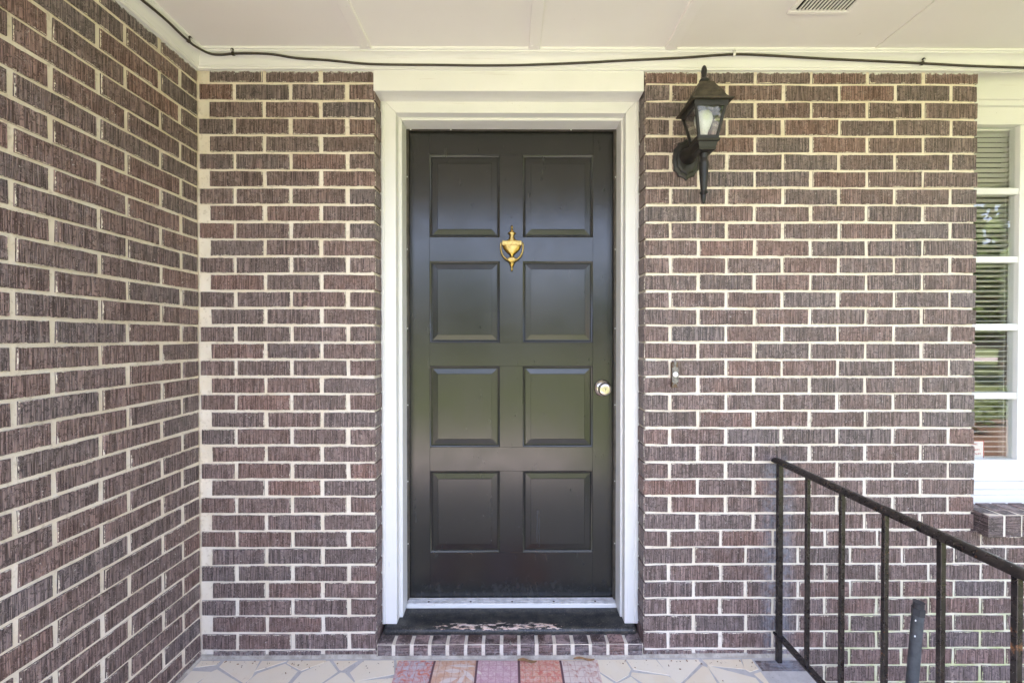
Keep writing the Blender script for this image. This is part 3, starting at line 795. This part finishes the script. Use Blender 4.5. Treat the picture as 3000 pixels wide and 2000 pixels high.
# slats
sm = MB(); tl = math.radians(-11); ring = []
for i in range(5):
    u = -.0125+.025*i/4; zc3 = .0022*(1-(u/.0125)**2)
    ring.append((u*math.cos(tl), u*math.sin(tl)+zc3))
top = [(y, z+.0005) for y, z in ring] + [(y, z-.0005) for y, z in reversed(ring)]
w_ = (bx1-bx0)/2
sm.loft([[(-w_, y, z) for y, z in top], [(w_, y, z) for y, z in top]])
sme = sm.mesh('slat', smooth=True, angle=60); sme.materials.append(M_SLAT)
k = 0
z = ztop - .018
while z > zbot - .01:
    s = bpy.data.objects.new('slat', sme); COL.objects.link(s); s.parent = bl
    s.location = Vector(((bx0+bx1)/2, YB, z)) - bl.location
    z -= .0212
for xx in (bx0+.03, bx1-.05):
    MB().tube([(xx, YB-.0135, ztop), (xx, YB-.0135, zbot)], .0006, 5).build('ladder_cord', M_SLAT, bl)
# sign behind the glass
sg = empty('warning_sign', (wx(2850, YWN+.03), YWN+.03, zbot)); tag(sg, 'small white and red warning sign low inside the window', 'sign')
ys = YWN+.028
sx1 = PY(2882, 1320, ys).x; sx0 = sx1-.150; sz1 = PY(2880, 1290.5, ys).z; sz0 = PY(2880, 1347, ys).z
MB().box(sx0, sx1, ys, ys+.002, sz0, sz1).build('sign_board', M_SIGN, sg)
bw = .0022
for (a, b, c, d) in ((sx0, sx1, sz1-bw, sz1), (sx0, sx1, sz0, sz0+bw), (sx1-bw, sx1, sz0+bw, sz1-bw), (sx0, sx0+bw, sz0+bw, sz1-bw)):
    MB().box(a, b, ys-.0006, ys+.0002, c, d).build('border', M_SIGNR, sg)
def text(body, right, zz, size, mat, parent):
    cu = bpy.data.curves.new('lettering', 'FONT'); cu.body = body; cu.size = size; cu.align_x = 'RIGHT'; cu.extrude = .0002
    o = bpy.data.objects.new('lettering_curve', cu); COL.objects.link(o)
    me = bpy.data.meshes.new_from_object(o.evaluated_get(bpy.context.evaluated_depsgraph_get())); bpy.data.objects.remove(o)
    me.transform(Matrix.Rotation(math.radians(90), 4, 'X')); me.materials.append(mat)
    l = link('lettering', me, None, parent, (right, ys-.0006, zz)); return l
for body, px, py, sz in (('WARNING', 2863, 1302.5, .0098), ('SECURITY', 2870, 1319.5, .0110), ('SPECIALIST', 2873.5, 1331, .0106)):
    q = PY(px, py, ys); text(body, q.x, q.z, sz, M_SIGNR, sg)
q = PY(2873, 1344, ys); text('8000 7700', q.x, q.z, .0034, M_SIGNR, sg)
# brick sill
ws = empty('brick_window_sill', (2.1, .03, ZS0)); tag(ws, 'projecting brick sill under the white window', 'window sill')
x = PY(2864, 1500, 0).x; YSF = -.040
MB().box(x+.004, XE+.09, YSF+.004, .09, ZS0+.003, ZS1-.004).build('mortar', M_MORTAR, ws)
xs_ = x
while xs_ < XE+.05:
    w = .0565 + rb.uniform(-.002, .002)
    j = [rb.uniform(-.0012, .0012) for _ in range(8)]
    vs = [(-w/2+j[0], YSF, ZS0+j[1]), (w/2+j[2], YSF, ZS0), (w/2, .085, ZS0), (-w/2, .085, ZS0), (-w/2+j[3], YSF, ZS1-.005+j[4]), (w/2+j[5], YSF, ZS1-.005), (w/2, .085, ZS1+.004), (-w/2, .085, ZS1+.004)]
    MB().add(vs, [(0,3,2,1),(4,5,6,7),(0,1,5,4),(1,2,6,5),(2,3,7,6),(3,0,4,7)]).build('brick', M_ROWLOCK, ws, loc=(xs_+w/2, 0, 0), bevel=.0018)
    xs_ += .0665

# ------------------------------------------------------------------ wall lantern
LX, LY = PY(2012, 480, -.01).x, -.152
Lz = lambda py, dy=0: PY(2064, py, LY+dy).z
ln = empty('wall_lantern', (LX, 0, 1.9)); tag(ln, 'black metal carriage lantern with clear panes and white bulb on brick wall', 'lantern')
def sq(z, a, y=LY): return [(LX-a, y-a, z), (LX+a, y-a, z), (LX+a, y+a, z), (LX-a, y+a, z)]
def sqloft(name, levels, mat, parent=ln, bevel=0): return MB().loft([sq(z, a) for z, a in levels]).build(name, mat, parent, bevel=bevel)
ZR = PY(2094, 286, LY-.07).z
rf = sqloft('lantern_roof', [(ZR+.004, .05), (ZR, .0695), (ZR+.003, .0715), (ZR+.006, .067), (ZR+.013, .058), (ZR+.022, .052), (ZR+.036, .047), (ZR+.040, .047), (ZR+.042, .044), (ZR+.078, .0245), (ZR+.082, .0245), (ZR+.084, .021)], M_LAMPTOP)
zt0 = ZR+.084
MB().lathe([(.010, -.002), (.009, .006), (.015, .010), (.0165, .014), (.014, .018), (.0085, .022), (.0065, .027), (.0085, .036), (.0098, .046), (.0085, .056), (.005, .064), (.0005, .068)], (LX, LY, zt0), seg=20).build('finial', M_LAMP, rf, smooth=True)
zt1, zb1, at, ab = ZR-.001, PY(2074, 402, LY-.036).z, .0575, .0345
body = empty('lantern_cage'); body.parent = ln; body.location = Vector((LX, LY, zb1)) - ln.location
for sx in (-1, 1):
    for sy in (-1, 1):
        def cr4(z, a, w=.0045): c = (LX+sx*(a-w), LY+sy*(a-w)); return [(c[0]-w, c[1]-w, z), (c[0]+w, c[1]-w, z), (c[0]+w, c[1]+w, z), (c[0]-w, c[1]+w, z)]
        MB().loft([cr4(zb1-.002, ab), cr4(zt1+.004, at)]).build('corner_bar', M_LAMP, body, bevel=.001)
def ringbar(z0, z1, a0, a1, w): return MB().loft([sq(z0, a0), sq(z1, a1), sq(z1, a1-w), sq(z0, a0-w), sq(z0, a0)], True, False)
fa = lambda z: ab + (at-ab)*(z-zb1)/(zt1-zb1)
ringbar(zt1-.016, zt1+.003, fa(zt1-.016)+.0006, at+.0006, .007).build('upper_band', M_LAMP, body)
ringbar(zb1-.002, zb1+.008, ab+.0006, fa(zb1+.008)+.0006, .007).build('lower_band', M_LAMP, body)
for ang in range(4):
    a0, a1 = fa(zb1+.006)-.004, fa(zt1-.012)-.004; t_ = .0012
    q = [(-a0+.004, -a0, zb1+.006), (a0-.004, -a0, zb1+.006), (a1-.004, -a1, zt1-.012), (-a1+.004, -a1, zt1-.012)]
    q2 = [(x_, y_+t_, z_) for x_, y_, z_ in q]
    R4 = Matrix.Rotation(ang*math.pi/2, 3, 'Z')
    r_ = [[tuple(R4 @ Vector(p) + Vector((LX, LY, 0))) for p in ring_] for ring_ in (q, q2)]
    MB().loft(r_).build('pane', M_LGLASS, body)
sqloft('lantern_base', [(zb1-.003, .0385), (zb1-.006, .0395), (zb1-.010, .0375), (zb1-.013, .033), (zb1-.030, .0285), (zb1-.033, .0300), (zb1-.037, .0285), (zb1-.041, .020)], M_LAMP)
zpt = zb1-.039
zb_ = Lz(598)
L_ = zpt-zb_
pf = [(r, f*L_) for r, f in [(.0135, 0), (.0145, .05), (.0120, .075), (.0125, .12), (.0155, .185), (.0165, .20), (.0155, .22), (.0158, .27), (.0145, .40), (.0105, .70), (.0095, .722), (.0095, .74), (.0140, .765), (.0145, .78), (.0120, .80), (.0078, .82), (.0088, .86), (.0070, .93), (.0040, .985), (.0004, 1)]]
MB().lathe([(r, -h) for r, h in pf], (LX, LY, zpt), seg=24).build('stem', M_LAMP, ln, smooth=True)
# scalloped back plate
pc = PY(2013.5, 470, 0)
half = [(0, .080), (.010, .070), (.020, .066), (.031, .064), (.034, .054), (.041, .046), (.0475, .040), (.0475, .026), (.0505, .012), (.0515, 0)]
half = half + [(x_, -z_) for x_, z_ in reversed(half[:-1])]
outl = [(x_, z_) for x_, z_ in half] + [(-x_, z_) for x_, z_ in reversed(half[1:-1])]
lv_ = [(1.0, 0.004), (1.0, -.006), (.93, -.010), (.80, -.012), (.74, -.017), (.60, -.020)]
MB().loft([[(LX+x_*s_, y_, pc.z+z_*s_) for x_, z_ in outl] for s_, y_ in lv_]).build('backplate', M_LAMP, ln, smooth=True, angle=35)
MB().tube([(LX, -.016, pc.z+.006), (LX, -.034, pc.z+.004), (LX, -.06, pc.z-.002), (LX, -.09, pc.z-.006), (LX, -.12, pc.z-.002), (LX, LY+.006, pc.z+.006)], [.034, .027, .020, .016, .0135, .013], 16).build('arm', M_LAMP, ln, smooth=True)
MB().lathe([(.0135, -.010), (.0150, 0), (.0150, .012), (.0135, .020), (.0140, .024), (.022, .044), (.0285, .062), (.0305, .074), (.028, .088), (.020, .099), (.008, .1045), (.0004, .105)], (LX-.002, LY, zb1+.004), seg=24).build('bulb', M_BULB, ln, smooth=True)

# ------------------------------------------------------------------ doorbell
bc = PY(1978.5, 1098, -.016)
db = empty('doorbell', (bc.x, 0, bc.z)); tag(db, 'aged bronze doorbell with round white button on the brick wall', 'doorbell')
MB().box(bc.x-.0115, bc.x+.0115, -.0135, .003, bc.z-.048, bc.z+.048).build('housing', M_BELLSIDE, db, bevel=.001)
ol = [(.0122, .024), (.0122, .026), (.006, .030), (0, .032)]
ol = [(-x_, z_) for x_, z_ in reversed(ol[1:])][:0] + [(0, .033), (.005, .031), (.0085, .0285), (.0125, .0275), (.0125, -.0275), (.0085, -.0285), (.005, -.031), (0, -.033), (-.005, -.031), (-.0085, -.0285), (-.0125, -.0275), (-.0125, .0275), (-.0085, .0285), (-.005, .031)]
MB().loft([[(bc.x+x_, y_, bc.z+z_) for x_, z_ in ol] for y_ in (-.012, -.0165)]).build('faceplate', M_BELL, db, bevel=.0008)
for s_ in (1, -1):
    MB().lathe([(.0003, .062), (.0030, .057), (.0052, .050), (.0050, .043), (.0028, .036), (.0022, .031)], (0, 0, 0), seg=12, sy=.5).build('leaf_ornament', M_BELL, db, smooth=True)
    o = db.children[-1]
    o.location = (0, -.015, 0); o.scale = (1, 1, s_)
    for sx in (-1, 1):
        pts = [(bc.x+sx*.002, -.0155, bc.z+s_*.034), (bc.x+sx*.006, -.0155, bc.z+s_*.034), (bc.x+sx*.010, -.0155, bc.z+s_*.038), (bc.x+sx*.0095, -.0155, bc.z+s_*.0435), (bc.x+sx*.006, -.0155, bc.z+s_*.042)]
        MB().tube(pts, [.0016, .0019, .0019, .0016, .0009], 8).build('scroll', M_BELL, db, smooth=True)
MB().lathe([(.0100, 0), (.0102, .003), (.0092, .0042), (.0082, .0042), (.0078, .0030), (.0072, .0036), (.0001, .0046)], (bc.x, -.0165, bc.z+.002), 'y', 28).build('button', M_BUTTON, db, smooth=True)

# ------------------------------------------------------------------ cable on the crown
def crown_front(px, py, off=.007):
    nrm = Vector((0, -.03, -.032)).normalized()          # outward from the sloping face
    b = nrm.dot(Vector((0, -.0335, Z_CROWN+.029))) + off
    return PN(px, py, nrm, b)
def crown_left(px, py, off=.007):
    nrm = Vector((.03, 0, -.032)).normalized()
    b = nrm.dot(Vector((XL+.0335, 0, Z_CROWN+.029))) + off
    return PN(px, py, nrm, b)
cp = [crown_left(x, y) for x, y in ((330, -70), (415, 0), (452, 30), (494, 66), (530, 101), (553, 121), (572, 136))]
cp += [crown_front(x, y) for x, y in ((612, 157), (645, 161), (684, 158), (740, 157), (800, 160), (870, 171), (960, 177), (1060, 187), (1150, 190), (1280, 191), (1400, 192.5), (1500, 192), (1600, 189), (1720, 184), (1850, 177), (2000, 170), (2080, 164), (2150, 160), (2230, 162), (2400, 172), (2550, 179), (2700, 186), (2850, 194), (3000, 199), (3200, 206))]
def smooth_path(p, n=4):
    out = []
    for i in range(len(p)-1):
        a, b, c, d = p[max(i-1, 0)], p[i], p[i+1], p[min(i+2, len(p)-1)]
        for k in range(n):
            t = k/n
            out.append(.5*((2*b)+(c-a)*t+(2*a-5*b+4*c-d)*t*t+(3*b-a-3*c+d)*t**3))
    return out + [p[-1]]
cb = MB().tube(smooth_path(cp), .0042, 8).build('cable', M_CABLE, smooth=True)
tag(cb, 'thin dark brown cable sagging along the white crown moulding', 'cable')
def clip_obj(p, up, mat, label):
    root = empty('cable_clip', p); tag(root, label, 'cable clip', 'clips holding the dark cable')
    side_ = up.cross(Vector((0, 0, 1))).normalized() if abs(up.x) > .3 else Vector((1, 0, 0))
    t_ = side_; n_ = t_.cross(up).normalized()
    if n_.dot(Vector((0, -1, 0)) + Vector((.5, 0, 0))) < 0: n_ = -n_
    mb = MB(); rings = []
    for i in range(9):
        a = math.pi*1.1*i/8 - .25
        c = -math.cos(a)*.0056; s_ = math.sin(a)*.0056
        rings.append([p + up*(-c) + n_*s_ + t_*w for w in (-.0045, .0045)] + [p + up*(-c)*1.28 + n_*s_*1.28 + t_*w for w in (.0045, -.0045)])
    mb.loft(rings); mb.build('strap', mat, root)
    q = p + up*.0125 - n_*.002
    MB().tube([q-n_*.003, q, q+n_*.0045], [.005, .0052, .0046], 8).build('foot', mat, root)
    MB().tube([q+n_*.004, q+n_*.0062], [.0035, .0028], 8).build('nail', M_ALU, root, smooth=True)
upf = Vector((0, -.032, .03)).normalized(); upl = Vector((.032, 0, .03)).normalized()
clip_obj(crown_left(551, 119), upl, M_CABLE, 'dark cable clip on the left wall crown just before the corner')
clip_obj(crown_front(684, 158), upf, M_CLIPB, 'brass nailed dark clip nearest the corner on the door wall crown')
clip_obj(crown_front(2150, 160), upf, M_WH, 'white painted cable clip above the lantern')
clip_obj(crown_front(2700, 186), upf, M_CABLE, 'black cable clip on the crown near the window at right')

# ------------------------------------------------------------------ ceiling vent
v0, v1 = PZ(2303.5, 38, Z_CEIL), PZ(2482, 38, Z_CEIL)
vt = empty('ceiling_vent', (v0.x, v0.y, Z_CEIL)); tag(vt, 'white louvred soffit vent in the porch ceiling', 'vent')
vx0, vx1, vy1 = v0.x, v1.x, v0.y; vy0 = vy1 - .38
MB().box(vx0+.012, vx1-.012, vy0+.012, vy1-.012, Z_CEIL-.0012, Z_CEIL-.0004).build('painted_cavity', M_DARK, vt)  # near-black sheet painted in for the shaded cavity above the louvres
rim = .0165
for (a, b, c, d) in ((vx0, vx1, vy1-rim, vy1), (vx0, vx1, vy0, vy0+rim), (vx0, vx0+rim, vy0+rim, vy1-rim), (vx1-rim, vx1, vy0+rim, vy1-rim)):
    B('frame', M_CEIL, vt, a, b, c, d, Z_CEIL-.008, Z_CEIL-.0002, .003, 2)
n = 14; pt = (vx1-vx0-2*rim)/n
for i in range(n-1):
    x = vx0+rim+pt*(i+1)
    MB().add([(x-.0035,vy0+rim,Z_CEIL-.0075),(x+.0020,vy0+rim,Z_CEIL-.0075),(x+.0050,vy0+rim,Z_CEIL-.0018),(x-.0010,vy0+rim,Z_CEIL-.0018),
              (x-.0035,vy1-rim,Z_CEIL-.0075),(x+.0020,vy1-rim,Z_CEIL-.0075),(x+.0050,vy1-rim,Z_CEIL-.0018),(x-.0010,vy1-rim,Z_CEIL-.0018)],
             [(0,1,2,3),(4,7,6,5),(0,4,5,1),(1,5,6,2),(2,6,7,3),(3,7,4,0)]).build('louvre', M_CEIL, vt)

# ------------------------------------------------------------------ porch railing
rl = empty('porch_railing', (POST_X, -.03, 0)); tag(rl, 'black iron railing with square bars along the open side of the porch', 'railing')
ZTOP = PY(2288, 1349, -.03).z; ZBR = PY(2286, 1857, -.03).z
B('post', M_IRON, rl, POST_X-.009, POST_X+.009, -.038, -.020, -.002, ZTOP-.008, .0012)
yy = -.03 - .1505; i = 0
while yy > PORCH_Y+.05:
    B('baluster', M_IRON, rl, POST_X-.0062, POST_X+.0062, yy-.0062, yy+.0062, ZBR-.004, ZTOP-.006, .001)
    yy -= .1505
pr = [(-.019, -.010), (-.019, -.004), (-.016, -.001), (-.010, .0042), (0, .006), (.010, .0042), (.016, -.001), (.019, -.004), (.019, -.010), (.010, -.013), (-.010, -.013)]
MB().loft([[(POST_X+x_, y_, ZTOP+z_) for x_, z_ in pr] for y_ in (-.006, PORCH_Y+.06)]).build('top_rail', M_IRON, rl, smooth=True, angle=50)
B('bottom_rail', M_IRON, rl, POST_X-.0125, POST_X+.0125, PORCH_Y+.06, -.010, ZBR-.010, ZBR-.001, .0012)

# ------------------------------------------------------------------ pipe
tp, bt = PY(2692, 1762, -.33), PY(2672, 2000, -.33)
d = (bt-tp).normalized(); gb = tp + d*((GZ-tp.z)/d.z)
sp = empty('standpipe', gb); tag(sp, 'leaning dark grey pipe with threaded collar behind the railing', 'pipe')
MB().tube([gb, tp-d*(-.040)], .0152, 20).build('pipe', M_PIPE, sp, smooth=True)
MB().tube([tp+d*.041, tp+d*.040, tp+d*.019, tp+d*.018], [.0150, .0172, .0172, .0150], 6).build('hex_collar', M_PIPEC, sp)
MB().tube([tp+d*.019, tp+d*.002, tp, tp+d*.0006, tp+d*.012], [.0140, .0140, .0150, .0110, .0105], 20).build('threaded_end', M_PIPEC, sp, smooth=True, angle=50)
for px, py in ((2683, 1817), (2681, 1863)):
    q = PY(px, py, -.347); q.y = -.3462
    MB().lathe([(.0030, 0), (.0022, .0010), (.0003, .0014)], q, 'y', 7, .8, 1.1).build('paint_fleck', M_BULB, sp)

# ------------------------------------------------------------------ doormat
m0, m1 = PZ(1167, 1932, .006), PZ(1750, 1930.5, .006)
m2, m3 = PZ(1765.5, 2000, .006), PZ(1147, 2000, .006)
dl, dr_ = (m3-m0).normalized(), (m2-m1).normalized()
m2, m3 = m1+dr_*.457, m0+dl*.457
org = (m3.x*0+m0.x, m0.y, 0)
M_MAT = mat_mat(org)
mb = MB(); NX, NYm = 24, 14; vs = []; fs = []
for j in range(NYm+1):
    for i in range(NX+1):
        u, v = i/NX, j/NYm
        p = (m0*(1-u)+m1*u)*(1-v) + (m3*(1-u)+m2*u)*v
        edge = min(u*.757, (1-u)*.757, v*.457, (1-v)*.457)
        zz = .003 + .0045*min(1, edge/.012) + .0010*math.sin(u*19+v*3)*(.3+.7*(v < .1))
        r_ = .02
        vs.append((p.x, p.y, zz))
for j in range(NYm):
    for i in range(NX):
        a = j*(NX+1)+i; fs.append((a, a+NX+1, a+NX+2, a+1))
mb.add(vs, fs)
n0 = len(vs); per = [i for i in range(NX+1)] + [(j+1)*(NX+1)+NX for j in range(NYm)] + [NYm*(NX+1)+NX-1-i for i in range(NX)] + [(NYm-1-j)*(NX+1) for j in range(NYm-1)]
mb.v += [(vs[i][0], vs[i][1], -.001) for i in per]
for k in range(len(per)):
    k2 = (k+1) % len(per); mb.f.append((per[k], per[k2], n0+k2, n0+k))
mat_o = mb.build('doormat', M_MAT, smooth=True); tag(mat_o, 'pink and red doormat in five patterned stripes', 'doormat')

# dry leaves and grit along the wall
def leaf(pts_px, z, label, w=.012):
    a, b = PZ(*pts_px[0], z), PZ(*pts_px[1], z); d = b-a; n_ = Vector((-d.y, d.x, 0)).normalized()
    mb = MB(); top_, n = [], 7
    l, r = [], []
    for i in range(n+1):
        t = i/n; c = a+d*t; ww = w*math.sin(math.pi*min(.98, max(.03, t)))*(.8+.3*math.sin(t*9))
        zz = .004*math.sin(t*6)
        l.append(c+n_*ww+Vector((0, 0, zz+.004))); r.append(c-n_*ww+Vector((0, 0, zz)))
    vs = l+r; fs = [(i, i+1, n+2+i, n+1+i) for i in range(n)]
    mb.add(vs, fs); mb.add([v-Vector((0, 0, .0008)) for v in vs], [tuple(reversed(f)) for f in fs])
    o = mb.build('dry_leaf', M_LEAFD); tag(o, label, 'leaf', 'dry leaves by the doorstep')
leaf([(1516, 1933), (1572, 1936)], .010, 'curled tan dry leaf at the mat edge beside its middle red stripe', .007)
leaf([(1680, 1929), (1742, 1930)], .010, 'thin brown dry leaf at the mat edge near its right corner', .005)
rg = random.Random(3); mb = MB()
for i in range(170):
    if rg.random() < .65: x, y = rg.uniform(XL+.02, .93), -.02-abs(rg.gauss(0, .022))
    else: x, y = rg.uniform(XL+.02, .93), rg.uniform(-.9, -.03)
    if m0.x-.01 < x < m1.x+.01 and y < m0.y+.01: continue
    s_ = rg.uniform(.0005, .0018); a = rg.uniform(0, 3.14); L2 = s_*rg.uniform(1, 3)
    ca, sa = math.cos(a), math.sin(a)
    q = [(x+ca*u*L2-sa*v*s_, y+sa*u*L2+ca*v*s_) for u, v in ((-1, -1), (1, -1), (1, 1), (-1, 1))]
    mb.loft([[(p[0], p[1], .0) for p in q], [(x+(p[0]-x)*.6, y+(p[1]-y)*.6, .0008+s_*.8) for p in q]])
gr = mb.build('floor_grit', M_LEAFD); tag(gr, 'brown grit and leaf crumbs scattered over the paving', 'debris', kind='stuff')

# ------------------------------------------------------------------ garden in front of the porch
LV = [mat_leaf('foliage_dark', (.030, .060, .016), (.055, .095, .025)), mat_leaf('foliage_mid', (.045, .085, .020), (.08, .125, .035))]
def tree(x, y, h, r, label, mi, n=2600, seed=0, name='tree', cat='tree', low=.28):
    rg = random.Random(seed); root = empty(name, (x, y, GZ)); tag(root, label, cat)
    tr = MB(); tr.tube([(x, y, GZ-.1), (x+.05*h*rg.uniform(-1, 1)*.3, y, GZ+h*.35), (x, y+.1, GZ+h*.7)], [h*.028, h*.02, h*.008], 10)
    cs = []
    for k in range(15):
        a = rg.uniform(0, 6.28); rr = r*rg.uniform(.15, .72); z = GZ+h*rg.uniform(low, .92)
        c = Vector((x+math.cos(a)*rr, y+math.sin(a)*rr, z)); cs.append((c, r*rg.uniform(.30, .48)))
        if k < 6: tr.tube([(x, y, GZ+h*.3+k*h*.03), tuple((c+Vector((x, y, GZ+h*.4)))/2), tuple(c)], [h*.010, h*.006, h*.003], 6)
    tr.build('trunk', M_BARK, root, smooth=True)
    V = []; Fc = []
    for i in range(n):
        c, cr_ = cs[rg.randrange(len(cs))]
        d = Vector((rg.gauss(0, 1), rg.gauss(0, 1), rg.gauss(0, 1))).normalized()*cr_*rg.random()**.45
        p = c+d; s_ = r*rg.uniform(.045, .085)
        a = Vector((rg.gauss(0, 1), rg.gauss(0, 1), rg.gauss(0, 1))).normalized(); b = a.cross(Vector((rg.gauss(0, 1), rg.gauss(0, 1), rg.gauss(0, 1)))).normalized()
        k = len(V); V += [p-a*s_, p+b*s_*.5, p+a*s_, p-b*s_*.5]; Fc.append((k, k+1, k+2, k+3))
    me = bpy.data.meshes.new('crown'); me.from_pydata([tuple(v) for v in V], [], Fc); link('crown', me, LV[mi], root)
for i, (x, y, h, r, mi, lab) in enumerate([
    (-9, -19, 5.2, 3.0, 0, 'dark leafy tree on the lawn left of the walkway'), (-2.5, -22, 5.6, 3.2, 1, 'bright green tree at the end of the walkway'),
    (4.5, -20, 5.0, 2.9, 0, 'round dark tree on the lawn right of the walkway'), (12, -19, 6.4, 3.6, 1, 'broad green tree by the road opposite the window'),
    (19, -14, 9.0, 4.8, 0, 'dark tree on the lawn far to the right'), (28, -22, 7.0, 4.0, 1, 'tall green tree across the road at far right'),
    (-18, -22, 6.6, 4.0, 1, 'tall green tree across the road at far left')]):
    tree(x, y, h, r, lab, mi, seed=i+1)
for i, (x, y, lab) in enumerate([(7.0, -5.2, 'low green shrub at the near end of the island mulch bed'), (8.3, -5.9, 'low green shrub in the middle of the island mulch bed'), (9.8, -6.3, 'low green shrub at the far end of the island mulch bed')]):
    tree(x, y, .75, .5, lab, 1, 900, 20+i, 'shrub', 'shrub', .15)
nh = empty('neighbour_house', (22, -42, GZ)); tag(nh, 'low red brick house across the road', 'house')
MB().box(10, 34, -46, -42, GZ, GZ+3.0).build('wall', mat_plain('far_brick', (.26, .12, .08), .9, var=.3, vscale=3), nh)
MB().add([(9, -47, GZ+3), (35, -47, GZ+3), (35, -41.4, GZ+3), (9, -41.4, GZ+3), (11, -44.2, GZ+5), (33, -44.2, GZ+5)], [(0,1,5,4),(3,4,5,2),(0,4,3),(1,2,5),(0,3,2,1)]).build('roof', mat_plain('far_roof', (.09, .08, .075), .9), nh)
for x in (13, 17.5, 26, 30.5):
    MB().box(x, x+1.4, -42.05, -41.95, GZ+1, GZ+2.4).build('window', M_WH, nh)
MB().box(21.5, 22.5, -42.05, -41.94, GZ+.1, GZ+2.2).build('door', M_DOOR, nh)
